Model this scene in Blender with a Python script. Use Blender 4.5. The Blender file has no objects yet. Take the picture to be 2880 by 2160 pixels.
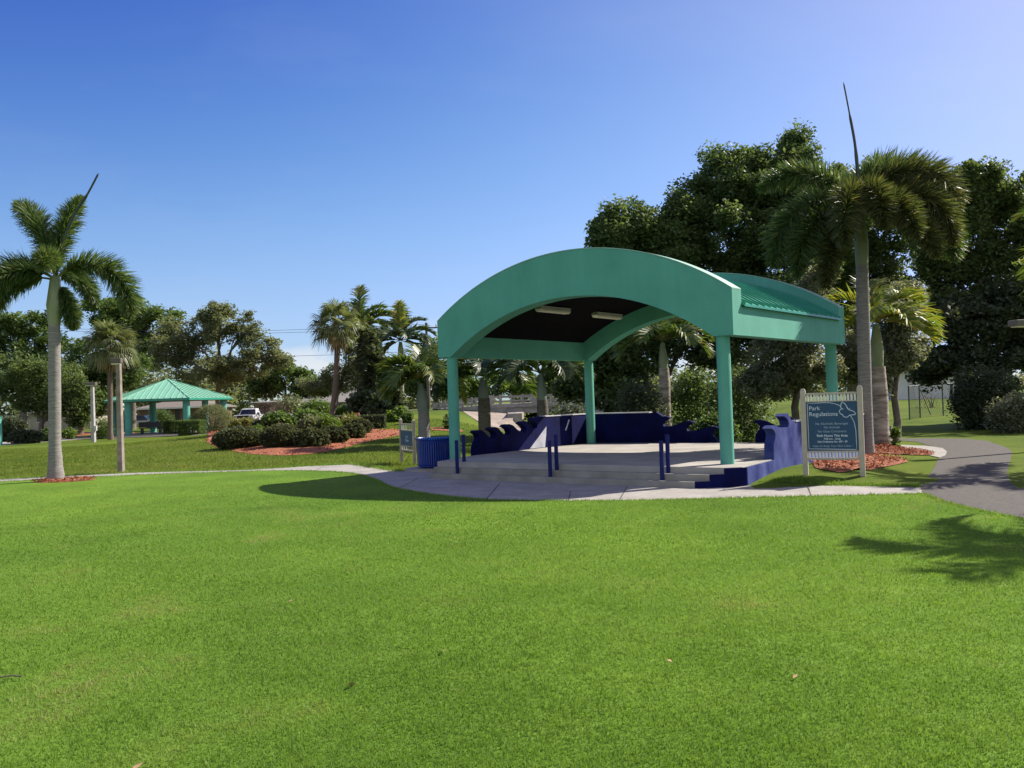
import bpy, bmesh, math, random
import numpy as np
from mathutils import Vector, Matrix
random.seed(7); RNG = np.random.default_rng(7)
S = bpy.context.scene; COL = S.collection
R = math.radians; PI = math.pi
# ------------------------------------------------------------------ camera model
F, PIT, ROL, H = 2470.5, .019, .033, 1.7
cs, sn = math.cos(ROL), math.sin(ROL)
def ray(u, v):                                  # photograph pixel (2880 wide) -> direction
    a, b = u-1440, v-1080
    X = a*cs-b*sn; Y = a*sn+b*cs
    return Vector((X/F, math.cos(PIT)+(Y/F)*math.sin(PIT), math.sin(PIT)-(Y/F)*math.cos(PIT)))
K = 2880/2212
def sst(a, b, x):
    t = np.clip((x-a)/(b-a), 0, 1); return t*t*(3-2*t)
def hz(x, y):                                   # ground height
    x = np.asarray(x, float); y = np.asarray(y, float)
    z = 1.22*sst(27, 58, y)*sst(-24, -8, x)*(1-sst(-4.5, .5, x))
    z = z+.16*sst(15.1, 16.0, y)*sst(4.2, 5.2, x)*(1-sst(6.7, 7.4, x))*(1-sst(18, 24, y))
    z = z+.8*sst(35, 65, y)*sst(13, 20, x)
    z = z-1.5*sst(-1, 2.5, x)*(1-sst(10, 13, x))*sst(33, 40, y)*(1-sst(100, 110, y))*(1-.0)
    return z
def gz(x, y): return float(hz(x, y))
def G(u, v, z=None):                            # where a ray meets the ground (or height z)
    d = ray(u*K, v*K)
    if z is not None:
        t = (z-H)/d.z; return Vector((d.x*t, d.y*t, z))
    t = 3.0
    for i in range(4000):
        p = d*t; 
        if p.z+H <= gz(p.x, p.y): break
        t += .05
    return Vector((d.x*t, d.y*t, gz(d.x*t, d.y*t)))
def AT(u, v, Y):                                # point on the ray at depth Y
    d = ray(u*K, v*K); t = Y/d.y; return Vector((d.x*t, Y, d.z*t+H))
cam = bpy.data.cameras.new('camera'); camo = bpy.data.objects.new('camera', cam); COL.objects.link(camo)
fw = Vector((0, math.cos(PIT), math.sin(PIT))); U0 = Vector((0, -math.sin(PIT), math.cos(PIT))); X0 = Vector((1, 0, 0))
ri = cs*X0-sn*U0; up = sn*X0+cs*U0
m = Matrix.Identity(4)
for i in range(3): m[i][0] = ri[i]; m[i][1] = up[i]; m[i][2] = -fw[i]
m[2][3] = H; camo.matrix_world = m
cam.sensor_width = 36; cam.lens = 36*F/2880; cam.clip_end = 3000; cam.clip_start = .1
S.camera = camo
# ------------------------------------------------------------------ light
AZ, EL = R(64.5), R(41)
w = bpy.data.worlds.new('World'); S.world = w; w.use_nodes = True
nt = w.node_tree; N = nt.nodes; L = nt.links
bg = N['Background']; sky = N.new('ShaderNodeTexSky'); sky.sky_type = 'NISHITA'; sky.sun_disc = False
sky.sun_elevation = EL; sky.sun_rotation = AZ; sky.altitude = 0; sky.air_density = 1.0; sky.dust_density = .35; sky.ozone_density = 3.0
tc = N.new('ShaderNodeTexCoord'); mp = N.new('ShaderNodeMapping'); mp.inputs['Scale'].default_value = (1, 1, 2.6)
nz = N.new('ShaderNodeTexNoise'); nz.inputs['Scale'].default_value = 7; nz.inputs['Detail'].default_value = 7; nz.inputs['Roughness'].default_value = .55
L.new(tc.outputs['Generated'], mp.inputs[0]); L.new(mp.outputs[0], nz.inputs[0])
sx = N.new('ShaderNodeSeparateXYZ'); L.new(tc.outputs['Generated'], sx.inputs[0])
lo = N.new('ShaderNodeMapRange'); lo.inputs[1].default_value = .10; lo.inputs[2].default_value = .02; L.new(sx.outputs[2], lo.inputs[0])
cr = N.new('ShaderNodeValToRGB'); cr.color_ramp.elements[0].position = .50; cr.color_ramp.elements[1].position = .62; L.new(nz.outputs[0], cr.inputs[0])
mu = N.new('ShaderNodeMath'); mu.operation = 'MULTIPLY'; L.new(cr.outputs[0], mu.inputs[0]); L.new(lo.outputs[0], mu.inputs[1])
bh = N.new('ShaderNodeMapRange'); bh.inputs[1].default_value = -.15; bh.inputs[2].default_value = -.45; L.new(sx.outputs[1], bh.inputs[0])      # unseen white cloud added behind the viewer as fill light for shaded faces
cr2 = N.new('ShaderNodeValToRGB'); cr2.color_ramp.elements[0].position = .40; cr2.color_ramp.elements[1].position = .56; L.new(nz.outputs[0], cr2.inputs[0])
m2 = N.new('ShaderNodeMath'); m2.operation = 'MULTIPLY'; L.new(cr2.outputs[0], m2.inputs[0]); L.new(bh.outputs[0], m2.inputs[1])
mp3 = N.new('ShaderNodeMapping'); mp3.inputs['Scale'].default_value = (1.2, 3.0, 5.0); mp3.inputs['Rotation'].default_value = (0, .25, .3); L.new(tc.outputs['Generated'], mp3.inputs[0])
n3 = N.new('ShaderNodeTexNoise'); n3.inputs['Scale'].default_value = 1.6; n3.inputs['Detail'].default_value = 8; n3.inputs['Roughness'].default_value = .6; L.new(mp3.outputs[0], n3.inputs[0])
c3 = N.new('ShaderNodeMapRange'); c3.inputs[1].default_value = .5; c3.inputs[2].default_value = .78; c3.inputs[4].default_value = .05; L.new(n3.outputs[0], c3.inputs[0])
m4 = N.new('ShaderNodeMath'); m4.operation = 'MAXIMUM'; L.new(mu.outputs[0], m4.inputs[0]); L.new(c3.outputs[0], m4.inputs[1])
mm = N.new('ShaderNodeMath'); mm.operation = 'MAXIMUM'; L.new(m4.outputs[0], mm.inputs[0]); L.new(m2.outputs[0], mm.inputs[1])
mx = N.new('ShaderNodeMix'); mx.data_type = 'RGBA'; L.new(mm.outputs[0], mx.inputs[0]); L.new(sky.outputs[0], mx.inputs[6]); mx.inputs[7].default_value = (5.8, 5.8, 5.8, 1)
sp_ = N.new('ShaderNodeSeparateColor'); cb_ = N.new('ShaderNodeCombineColor'); L.new(sky.outputs[0], sp_.inputs[0])
for i_, (a_, b_) in enumerate(((.256, .0756), (.148, .0299), (None, None))):     # deeper zenith, softer horizon, as a phone camera records a clear sky
    def op_(kind, x, y):
        q = N.new('ShaderNodeMath'); q.operation = kind
        for z, v in enumerate((x, y)):
            if isinstance(v, (int, float)): q.inputs[z].default_value = v
            else: L.new(v, q.inputs[z])
        return q.outputs[0]
    if a_ is None: r_ = op_('MULTIPLY', sp_.outputs[i_], 1.0)
    else:
        c_ = op_('POWER', sp_.outputs[i_], 3.0); r_ = op_('DIVIDE', op_('MULTIPLY', c_, a_), op_('ADD', op_('MULTIPLY', c_, b_), 1.0))
    L.new(r_, cb_.inputs[i_])
vd = N.new('ShaderNodeVectorMath'); vd.operation = 'DOT_PRODUCT'; vd.inputs[1].default_value = (math.sin(AZ)*math.cos(EL), math.cos(AZ)*math.cos(EL), math.sin(EL)); L.new(tc.outputs['Generated'], vd.inputs[0])
au = op_('POWER', op_('MAXIMUM', vd.outputs['Value'], 0.0), 5.0); ac = N.new('ShaderNodeMix'); ac.data_type = 'RGBA'; L.new(au, ac.inputs[0]); ac.inputs[6].default_value = (0, 0, 0, 1); ac.inputs[7].default_value = (3.0, 1.3, .2, 1)      # haze glow round the sun
ad = N.new('ShaderNodeMix'); ad.data_type = 'RGBA'; ad.blend_type = 'ADD'; ad.inputs[0].default_value = 1; L.new(cb_.outputs[0], ad.inputs[6]); L.new(ac.outputs[2], ad.inputs[7])
L.new(ad.outputs[2], mx.inputs[6])
L.new(mx.outputs[2], bg.inputs[0]); bg.inputs[1].default_value = .095
sun = bpy.data.lights.new('sun', 'SUN'); sun.energy = 5.0; sun.angle = R(.53); sun.color = (1, .93, .82)
so = bpy.data.objects.new('sun', sun); COL.objects.link(so)
sd = Vector((math.sin(AZ)*math.cos(EL), math.cos(AZ)*math.cos(EL), math.sin(EL)))
so.rotation_euler = sd.to_track_quat('Z', 'Y').to_euler(); so.location = sd*50
S.view_settings.view_transform = 'Standard'; S.view_settings.look = 'None'; S.view_settings.exposure = .72
S.cycles.max_bounces = 10; S.cycles.diffuse_bounces = 6; S.cycles.transparent_max_bounces = 8
# ------------------------------------------------------------------ materials
def mat(name, base, rough=.7, var=.12, scale=6., bump=0., bscale=40., spec=.5, metal=0, col2=None, streak=None, detail=6):
    m = bpy.data.materials.new(name); m.use_nodes = True; nt = m.node_tree; N = nt.nodes; L = nt.links
    b = N['Principled BSDF']; b.inputs['Roughness'].default_value = rough; b.inputs['Metallic'].default_value = metal
    b.inputs['Specular IOR Level'].default_value = spec
    tc = N.new('ShaderNodeTexCoord'); n = N.new('ShaderNodeTexNoise'); n.inputs['Scale'].default_value = scale; n.inputs['Detail'].default_value = detail
    src = tc.outputs['Object']
    if streak:
        mp = N.new('ShaderNodeMapping'); mp.inputs['Scale'].default_value = streak; L.new(src, mp.inputs[0]); src = mp.outputs[0]
    L.new(src, n.inputs['Vector'])
    r = N.new('ShaderNodeValToRGB'); e = r.color_ramp.elements; e[0].position = .3; e[1].position = .7
    c2 = col2 if col2 else tuple(min(1, c*(1+var)) for c in base); c1 = base if col2 else tuple(c*(1-var) for c in base)
    e[0].color = (*c1, 1); e[1].color = (*c2, 1); L.new(n.outputs[0], r.inputs[0]); L.new(r.outputs[0], b.inputs['Base Color'])
    if bump:
        n2 = N.new('ShaderNodeTexNoise'); n2.inputs['Scale'].default_value = bscale; n2.inputs['Detail'].default_value = 4; L.new(tc.outputs['Object'], n2.inputs['Vector'])
        bp = N.new('ShaderNodeBump'); bp.inputs['Strength'].default_value = bump; bp.inputs['Distance'].default_value = .02; L.new(n2.outputs[0], bp.inputs['Height']); L.new(bp.outputs[0], b.inputs['Normal'])
    return m
def leafmat(name, cols, rough=.45, trans=.3, spec=.4):
    m = bpy.data.materials.new(name); m.use_nodes = True; nt = m.node_tree; N = nt.nodes; L = nt.links
    b = N['Principled BSDF']; b.inputs['Roughness'].default_value = rough; b.inputs['Specular IOR Level'].default_value = spec
    at = N.new('ShaderNodeAttribute'); at.attribute_name = 'rnd'
    r = N.new('ShaderNodeValToRGB'); e = r.color_ramp.elements
    while len(e) < len(cols): e.new(.5)
    for i, c in enumerate(cols): e[i].position = i/(len(cols)-1); e[i].color = (*c, 1)
    L.new(at.outputs['Fac'], r.inputs[0]); L.new(r.outputs[0], b.inputs['Base Color'])
    t = N.new('ShaderNodeBsdfTranslucent'); mi = N.new('ShaderNodeMix'); mi.data_type = 'RGBA'; mi.blend_type = 'MULTIPLY'; mi.inputs[0].default_value = 1
    mi.inputs[7].default_value = (1.0, 1.0, .55, 1); L.new(r.outputs[0], mi.inputs[6])
    hs = N.new('ShaderNodeHueSaturation'); hs.inputs['Value'].default_value = 1.5; L.new(mi.outputs[2], hs.inputs['Color']); L.new(hs.outputs[0], t.inputs[0])
    ms = N.new('ShaderNodeMixShader'); ms.inputs[0].default_value = trans; L.new(b.outputs[0], ms.inputs[1]); L.new(t.outputs[0], ms.inputs[2]); L.new(ms.outputs[0], N['Material Output'].inputs[0])
    return m
def grassmat(name, c1, c2, c3, dry):
    m = bpy.data.materials.new(name); m.use_nodes = True; nt = m.node_tree; N = nt.nodes; L = nt.links
    b = N['Principled BSDF']; b.inputs['Roughness'].default_value = .75; b.inputs['Specular IOR Level'].default_value = .04
    tc = N.new('ShaderNodeTexCoord')
    def noise(s, d, ro=.55):
        n = N.new('ShaderNodeTexNoise'); n.inputs['Scale'].default_value = s; n.inputs['Detail'].default_value = d; n.inputs['Roughness'].default_value = ro; L.new(tc.outputs['Object'], n.inputs['Vector']); return n
    def ramp(n, p0, p1, a, bb):
        r = N.new('ShaderNodeValToRGB'); e = r.color_ramp.elements; e[0].position = p0; e[1].position = p1; e[0].color = (*a, 1); e[1].color = (*bb, 1); L.new(n.outputs[0], r.inputs[0]); return r
    def mixc(f, a, bb, typ='MIX'):
        x = N.new('ShaderNodeMix'); x.data_type = 'RGBA'; x.blend_type = typ
        if isinstance(f, float): x.inputs[0].default_value = f
        else: L.new(f, x.inputs[0])
        for s, k in ((a, 6), (bb, 7)):
            if isinstance(s, tuple): x.inputs[k].default_value = (*s, 1)
            else: L.new(s, x.inputs[k])
        return x.outputs[2]
    big = ramp(noise(.55, 5), .35, .66, c1, c2); fine = ramp(noise(38, 5, .7), .32, .7, (.55, .55, .5), (1.25, 1.25, 1.2))
    pat = ramp(noise(1.7, 6, .65), .52, .74, (0, 0, 0), (1, 1, 1)); c = mixc(pat.outputs[0], big.outputs[0], c3)
    big2 = ramp(noise(.14, 4), .38, .62, (.80, .86, .85), (1.14, 1.10, 1.0)); c = mixc(1.0, c, big2.outputs[0], 'MULTIPLY')
    dr = ramp(noise(.9, 7, .7), .58, .8, (0, 0, 0), (dry, dry, dry)); c = mixc(dr.outputs[0], c, (.16, .13, .045))
    c = mixc(1.0, c, fine.outputs[0], 'MULTIPLY'); L.new(c, b.inputs['Base Color'])
    bp = N.new('ShaderNodeBump'); bp.inputs['Strength'].default_value = .5; bp.inputs['Distance'].default_value = .03; L.new(noise(55, 4, .7).outputs[0], bp.inputs['Height']); L.new(bp.outputs[0], b.inputs['Normal'])
    return m
M = {}
M['lawn'] = grassmat('lawn grass', (.112, .205, .028), (.148, .258, .035), (.172, .262, .046), .8)
M['rough'] = grassmat('bank grass', (.095, .145, .020), (.13, .18, .026), (.165, .195, .038), .9)
M['blade'] = leafmat('grass blade', [(.085, .155, .024), (.135, .238, .036), (.185, .29, .054), (.29, .30, .11)], .65, .4, .15)
M['rblade'] = leafmat('rough grass blade', [(.07, .115, .016), (.115, .165, .026), (.16, .20, .042), (.22, .21, .08)], .65, .4, .1)
M['conc'] = mat('concrete walk', (.29, .27, .235), .85, scale=1.6, col2=(.41, .385, .34), bump=.15, bscale=90)
M['step'] = mat('stained concrete', (.20, .19, .15), .85, scale=1.8, col2=(.34, .32, .265), bump=.2, bscale=60)
M['deck'] = mat('stage concrete', (.29, .27, .235), .85, scale=1.4, col2=(.42, .39, .34), bump=.1)
M['joint'] = mat('dark joint', (.06, .06, .055), .9)
M['asph'] = mat('asphalt', (.062, .055, .046), .9, scale=24, col2=(.115, .102, .085), bump=.3, bscale=140)
M['mulch'] = mat('red mulch', (.16, .045, .018), .9, scale=7, col2=(.40, .135, .055), bump=1., bscale=30, detail=12)
M['chip'] = leafmat('mulch chip', [(.11, .03, .014), (.32, .09, .04), (.46, .165, .08), (.38, .23, .15)], .85, 0, .1)
M['mulchdry'] = mat('faded mulch', (.24, .14, .09), .9, scale=18, col2=(.46, .24, .15), bump=1., bscale=30)
M['stucco'] = mat('green stucco', (.085, .33, .245), .75, scale=1.3, col2=(.11, .40, .30), bump=.35, bscale=55)
def streaks(m, amt=.16):
    nt = m.node_tree; N = nt.nodes; L = nt.links; b = N['Principled BSDF']; src = b.inputs['Base Color'].links[0].from_socket
    tc = N.new('ShaderNodeTexCoord'); mp = N.new('ShaderNodeMapping'); mp.inputs['Scale'].default_value = (5, 5, .55); L.new(tc.outputs['Object'], mp.inputs[0])
    n = N.new('ShaderNodeTexNoise'); n.inputs['Scale'].default_value = 1.6; n.inputs['Detail'].default_value = 8; n.inputs['Roughness'].default_value = .65; L.new(mp.outputs[0], n.inputs[0])
    r = N.new('ShaderNodeValToRGB'); e = r.color_ramp.elements; e[0].position = .38; e[1].position = .62; e[0].color = (1-amt, 1-amt, 1-amt, 1); e[1].color = (1, 1, 1, 1); L.new(n.outputs[0], r.inputs[0])
    x = N.new('ShaderNodeMix'); x.data_type = 'RGBA'; x.blend_type = 'MULTIPLY'; x.inputs[0].default_value = 1; L.new(src, x.inputs[6]); L.new(r.outputs[0], x.inputs[7]); L.new(x.outputs[2], b.inputs['Base Color'])
streaks(M['stucco'], .05)
streaks(M['asph'], .28); streaks(M['conc'], .2)
M['roof'] = mat('green metal roof', (.03, .27, .175), .32, .1, 2, spec=.5)
M['groof'] = mat('gazebo metal roof', (.20, .44, .305), .5, .07, 2)
M['sunlit_coping'] = mat('pale green coping', (.26, .46, .35), .6, .1, 3)  # sun on the top edge of the arches, painted as a pale tone
M['palepatch'] = mat('pale lavender patch', (.30, .31, .40), .8, scale=5, col2=(.50, .51, .58))  # pale lavender patches on the inner face of the left wave wall
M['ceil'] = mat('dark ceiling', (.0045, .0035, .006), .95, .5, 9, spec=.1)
M['fix'] = mat('lamp lens', (.74, .70, .58), .5, .05)
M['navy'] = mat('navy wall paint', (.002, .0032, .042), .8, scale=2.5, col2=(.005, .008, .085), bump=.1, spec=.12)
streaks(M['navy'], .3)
M['navy_lit'] = mat('sunlit navy paint', (.016, .024, .14), .75, scale=2.4, col2=(.09, .115, .30), bump=.1, spec=.15)  # mottled copy of the navy, lightened to put the sunlight into the paint
M['cap'] = mat('wall cap', (.55, .54, .55), .8)
M['bpost'] = mat('blue post paint', (.005, .008, .10), .5, .15, spec=.25)
M['bin'] = mat('blue coated steel', (.01, .04, .28), .35, .12)
M['binlid'] = mat('bin liner', (.02, .16, .5), .4, .2)
M['swood'] = mat('beige sign post', (.46, .41, .30), .7, .08, 8)
M['gwood'] = mat('weathered sign post', (.30, .26, .19), .8, scale=7, col2=(.42, .37, .28))
M['slat'] = mat('white slat', (.70, .70, .64), .6, .08)
M['spanel'] = mat('teal sign panel', (.008, .058, .125), .4, .06)
M['sletter'] = mat('white lettering', (.62, .70, .74), .5, .03)
M['sletter2'] = mat('worn lettering', (.34, .46, .54), .5, .03)
M['pole'] = mat('concrete pole', (.17, .14, .115), .85, scale=5, col2=(.32, .275, .225))
M['poleg'] = mat('grey concrete pole', (.30, .29, .28), .85, scale=5, col2=(.42, .40, .38))
M['head'] = mat('lamp head', (.12, .10, .08), .5, .1)
M['headb'] = mat('tan lamp head', (.16, .145, .12), .6, .1)
M['headg'] = mat('grey lamp head', (.45, .44, .42), .5, .1)
M['trunk'] = mat('palm trunk', (.15, .135, .125), .85, scale=5, col2=(.29, .27, .25), streak=(1, 1, 9), bump=.3, bscale=14)
M['trunkdk'] = mat('dark palm trunk', (.055, .048, .04), .9, scale=6, col2=(.17, .14, .11), streak=(1, 1, 6), bump=.6, bscale=18)
M['trunkbr'] = mat('brown palm trunk', (.085, .062, .046), .9, scale=6, col2=(.19, .14, .10), streak=(1, 1, 5), bump=.5, bscale=18)
M['trunkpat'] = mat('ringed palm trunk', (.12, .085, .065), .9, scale=2.2, col2=(.50, .43, .37), streak=(1, 1, 4), bump=.5, bscale=12, detail=9)
M['shaft'] = mat('crownshaft', (.15, .19, .09), .55, scale=3, col2=(.26, .28, .16), streak=(1, 1, .4))
M['shaftg'] = mat('grey crownshaft', (.17, .20, .17), .7, .2, 3)
M['bark'] = mat('bark', (.085, .068, .052), .9, scale=8, col2=(.19, .155, .125), bump=.6, bscale=20)
M['barklt'] = mat('pale bark', (.22, .19, .15), .9, scale=8, col2=(.38, .33, .27), bump=.5, bscale=20)
M['rachis'] = mat('frond stalk', (.20, .22, .07), .6, .2)
M['fox'] = leafmat('foxtail leaflet', [(.03, .06, .018), (.07, .12, .034), (.12, .17, .055), (.22, .21, .07)], .42, .36)
M['foxr'] = leafmat('olive foxtail leaflet', [(.035, .05, .018), (.07, .09, .03), (.11, .125, .04), (.24, .19, .05)], .42, .36)
M['spear'] = mat('spear leaf', (.03, .045, .02), .5, .2)
M['feather'] = leafmat('feather leaflet', [(.035, .07, .016), (.07, .12, .025), (.13, .17, .04), (.24, .20, .05)], .4, .35)
M['featherdk'] = leafmat('dark feather leaflet', [(.02, .04, .014), (.045, .075, .022), (.08, .11, .03)], .4, .3)
M['featheryl'] = leafmat('yellow feather leaflet', [(.07, .12, .018), (.14, .20, .03), (.24, .26, .05), (.34, .24, .04)], .4, .4)
M['fan'] = leafmat('fan leaflet', [(.06, .08, .03), (.12, .15, .06), (.20, .21, .10)], .45, .4)
M['deadfan'] = leafmat('dead leaflet', [(.18, .12, .06), (.28, .19, .09), (.34, .27, .15)], .7, .2)
M['ficus'] = leafmat('ficus leaf', [(.05, .08, .036), (.09, .135, .05), (.145, .195, .075)], .5, .42, .22)
M['ficus2'] = leafmat('ficus light leaf', [(.058, .09, .036), (.105, .15, .052), (.165, .21, .08)], .5, .42, .22)
M['dark'] = leafmat('dark leaf', [(.036, .05, .03), (.07, .09, .048), (.12, .14, .08)], .5, .32, .25)
M['silver'] = leafmat('silvery leaf', [(.09, .105, .065), (.17, .185, .12), (.27, .275, .19)], .5, .42, .3)
M['oak'] = leafmat('oak leaf', [(.09, .108, .058), (.155, .18, .095), (.225, .24, .14)], .55, .45, .2)
M['green'] = leafmat('mid leaf', [(.055, .092, .028), (.095, .15, .044), (.15, .21, .065)], .5, .42, .25)
M['bright'] = leafmat('bright leaf', [(.06, .12, .02), (.11, .18, .032), (.19, .25, .05)], .45, .4)
M['yellow'] = leafmat('yellow green leaf', [(.12, .15, .03), (.20, .21, .05), (.30, .27, .09)], .5, .35)
M['purple'] = leafmat('purple leaf', [(.038, .044, .024), (.075, .085, .042), (.125, .15, .065)], .6, .34, .12)
M['dry'] = leafmat('dry twig leaf', [(.14, .10, .07), (.22, .17, .12), (.30, .24, .17)], .8, .1)
M['brick'] = mat('brown wall', (.15, .085, .055), .85, .2, 6)
M['white'] = mat('white wall', (.66, .66, .63), .8, .06, 2)
M['beige'] = mat('beige wall', (.34, .30, .24), .8, .1, 2)
M['shingle'] = mat('grey shingle', (.17, .16, .15), .9, scale=10, col2=(.25, .24, .22), streak=(1, 1, 6))
M['tan'] = mat('tan roof', (.17, .145, .12), .9, .15, 8)
M['glass'] = mat('dark glass', (.012, .016, .02), .12, .1, spec=.7)
M['carw'] = mat('white car paint', (.78, .79, .80), .25, .02)
M['black'] = mat('black plastic', (.015, .015, .016), .5, .1)
M['rubber'] = mat('tyre rubber', (.02, .02, .02), .85, .1)
M['chrome'] = mat('chrome', (.6, .6, .62), .2, .05, metal=1)
M['wire'] = mat('cable', (.03, .03, .03), .7)
M['metal'] = mat('fence metal', (.10, .11, .10), .5, .1)
M['rail'] = mat('bridge rail concrete', (.30, .285, .26), .85, .2, 4)
M['abut'] = mat('bridge concrete', (.26, .25, .24), .9, scale=3, col2=(.42, .39, .35))
M['slope'] = mat('slope paving', (.22, .18, .14), .9, scale=2, col2=(.36, .30, .24))
M['water'] = mat('canal water', (.02, .035, .03), .08, .2)
M['leafdry'] = mat('dead leaf', (.42, .27, .13), .8, .2)
M['clay'] = mat('terracotta', (.42, .15, .09), .85, .1)
M['beam'] = mat('beam dark', (.03, .03, .03), .7)
# ------------------------------------------------------------------ mesh helpers
class MB:
    def __init__(s): s.v = []; s.f = []; s.mi = []; s.sm = []
    def add(s, v, f, mi=0, sm=False):
        o = len(s.v); s.v += [tuple(p) for p in v]; s.f += [tuple(i+o for i in q) for q in f]; s.mi += [mi]*len(f); s.sm += [sm]*len(f)
        return s
    def box(s, c, d, rz=0, mi=0, taper=1., ax=None):
        x, y, z = (q/2 for q in d); v = []
        for sz in (-1, 1):
            k = taper if sz > 0 else 1
            for sx_, sy_ in ((-1, -1), (1, -1), (1, 1), (-1, 1)): v.append(Vector((sx_*x*k, sy_*y*k, sz*z)))
        q = Matrix.Rotation(rz, 3, 'Z')
        if ax is not None: q = ax
        v = [q @ p+Vector(c) for p in v]
        return s.add(v, [(3, 2, 1, 0), (4, 5, 6, 7), (0, 1, 5, 4), (1, 2, 6, 5), (2, 3, 7, 6), (3, 0, 4, 7)], mi)
    def bar(s, a, b, wd, hd, mi=0):
        a = Vector(a); b = Vector(b); d = b-a; l = d.length; x = d/l
        y = Vector((0, 0, 1)).cross(x); y = y.normalized() if y.length > 1e-4 else Vector((0, 1, 0)); z = x.cross(y)
        m = Matrix((x, y, z)).transposed(); return s.box((a+b)/2, (l, wd, hd), ax=m, mi=mi)
    def tube(s, pts, rad, n=10, cap=True, mi=0, sm=True):
        pts = [Vector(p) for p in pts]; rad = rad if isinstance(rad, (list, tuple)) else [rad]*len(pts); v = []; f = []
        ref = Vector((.3, .9, .1))
        for i, p in enumerate(pts):
            t = (pts[min(i+1, len(pts)-1)]-pts[max(i-1, 0)]).normalized()
            if abs(t.dot(ref)) > .95: ref = Vector((1, 0, .2))
            a = t.cross(ref).normalized(); b = t.cross(a); ref = -b if False else ref
            for k in range(n):
                q = 2*PI*k/n; v.append(p+(a*math.cos(q)+b*math.sin(q))*rad[i])
        for i in range(len(pts)-1):
            for k in range(n): f.append((i*n+k, i*n+(k+1) % n, (i+1)*n+(k+1) % n, (i+1)*n+k))
        s.add(v, f, mi, sm)
        if cap:
            s.add(v[:n], [tuple(range(n))[::-1]], mi); s.add(v[-n:], [tuple(range(n))], mi)
        return s
    def prism(s, poly, z0, z1, mi=0, top=None):           # vertical prism over an xy polygon (may be concave)
        n = len(poly); v = [(p[0], p[1], z0) for p in poly]+[(p[0], p[1], z1) for p in poly]
        f = [tuple(range(n))[::-1], tuple(range(n, 2*n))]+[(i, (i+1) % n, n+(i+1) % n, n+i) for i in range(n)]
        o = len(s.f); s.add(v, f, mi)
        if top is not None: s.mi[o+1] = top
        return s
    def slab(s, o, ax, ay, poly, depth, mi=0, front=None, sm=False):          # polygon in plane (o; ax, ay) extruded along the normal
        o = Vector(o); ax = Vector(ax); ay = Vector(ay); nn = ax.cross(ay).normalized()*depth; n = len(poly)
        a = [o+ax*p[0]+ay*p[1] for p in poly]; v = a+[p+nn for p in a]
        f = [tuple(range(n))[::-1], tuple(range(n, 2*n))]+[(i, (i+1) % n, n+(i+1) % n, n+i) for i in range(n)]
        k = len(s.f); s.add(v, f, mi)
        if front is not None: s.mi[k] = front
        return s
    def build(s, name, mats, parent=None, bevel=0, tri=False):
        me = bpy.data.meshes.new(name); me.from_pydata(s.v, [], s.f)
        mats = mats if isinstance(mats, (list, tuple)) else [mats]
        for q in mats: me.materials.append(M[q] if isinstance(q, str) else q)
        me.polygons.foreach_set('material_index', s.mi); me.polygons.foreach_set('use_smooth', s.sm)
        bm = bmesh.new(); bm.from_mesh(me); big = [f for f in bm.faces if len(f.verts) > 4]
        bmesh.ops.recalc_face_normals(bm, faces=bm.faces)
        if big: bmesh.ops.triangulate(bm, faces=big, ngon_method='EAR_CLIP')
        bm.to_mesh(me); bm.free(); me.update()
        o = bpy.data.objects.new(name, me); COL.objects.link(o)
        if parent is not None: o.parent = parent
        if bevel:
            b = o.modifiers.new('bevel', 'BEVEL'); b.width = bevel; b.segments = 2; b.limit_method = 'ANGLE'; b.angle_limit = R(40)
        return o
def npmesh(name, V, k, mats, parent=None, rnd=None):
    """V: (nfaces, k, 3) separate faces"""
    n = V.shape[0]; me = bpy.data.meshes.new(name)
    me.vertices.add(n*k); me.vertices.foreach_set('co', np.ascontiguousarray(V, np.float32).reshape(-1))
    me.loops.add(n*k); me.loops.foreach_set('vertex_index', np.arange(n*k, dtype=np.int32))
    me.polygons.add(n); me.polygons.foreach_set('loop_start', np.arange(0, n*k, k, dtype=np.int32)); me.polygons.foreach_set('loop_total', np.full(n, k, np.int32))
    me.materials.append(M[mats]); me.update(calc_edges=True)
    if rnd is not None:
        a = me.attributes.new('rnd', 'FLOAT', 'FACE'); a.data.foreach_set('value', np.asarray(rnd, np.float32))
    o = bpy.data.objects.new(name, me); COL.objects.link(o)
    if parent is not None: o.parent = parent
    return o
def tag(o, label, cat, group=None):
    o['label'] = label; o['category'] = cat
    if group: o['group'] = group
    return o
def struct(o, kind='structure', label=None): 
    o['kind'] = kind
    if label: o['label'] = label
    return o
def thing(name, loc, label, cat, group=None, rz=0):
    o = bpy.data.objects.new(name, None); COL.objects.link(o); o.location = loc; o.rotation_euler = (0, 0, rz); o.empty_display_size = .3
    return tag(o, label, cat, group)
def unit(a): return a/np.maximum(np.linalg.norm(a, axis=-1, keepdims=True), 1e-9)
def leaves(C, size, aspect=.5, upbias=.3, fold=.25):
    """rhombic, slightly folded leaves at points C -> (n*1,4,3)"""
    n = len(C); d = unit(RNG.normal(size=(n, 3))); nn = RNG.normal(size=(n, 3)); nn[:, 2] = np.abs(nn[:, 2])+upbias*2
    nn = unit(nn); d = unit(d-nn*(d*nn).sum(1, keepdims=True)); s = np.cross(nn, d)
    L_ = (size*RNG.uniform(.65, 1.3, n))[:, None]; Wd = L_*aspect*.5
    b = C-d*L_*.5; t = C+d*L_*.5-nn*L_*fold*.5; l = C+s*Wd-nn*L_*fold*.15+d*L_*.05; r = C-s*Wd-nn*L_*fold*.15+d*L_*.05
    return np.stack([b, r, t, l], 1)
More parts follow.
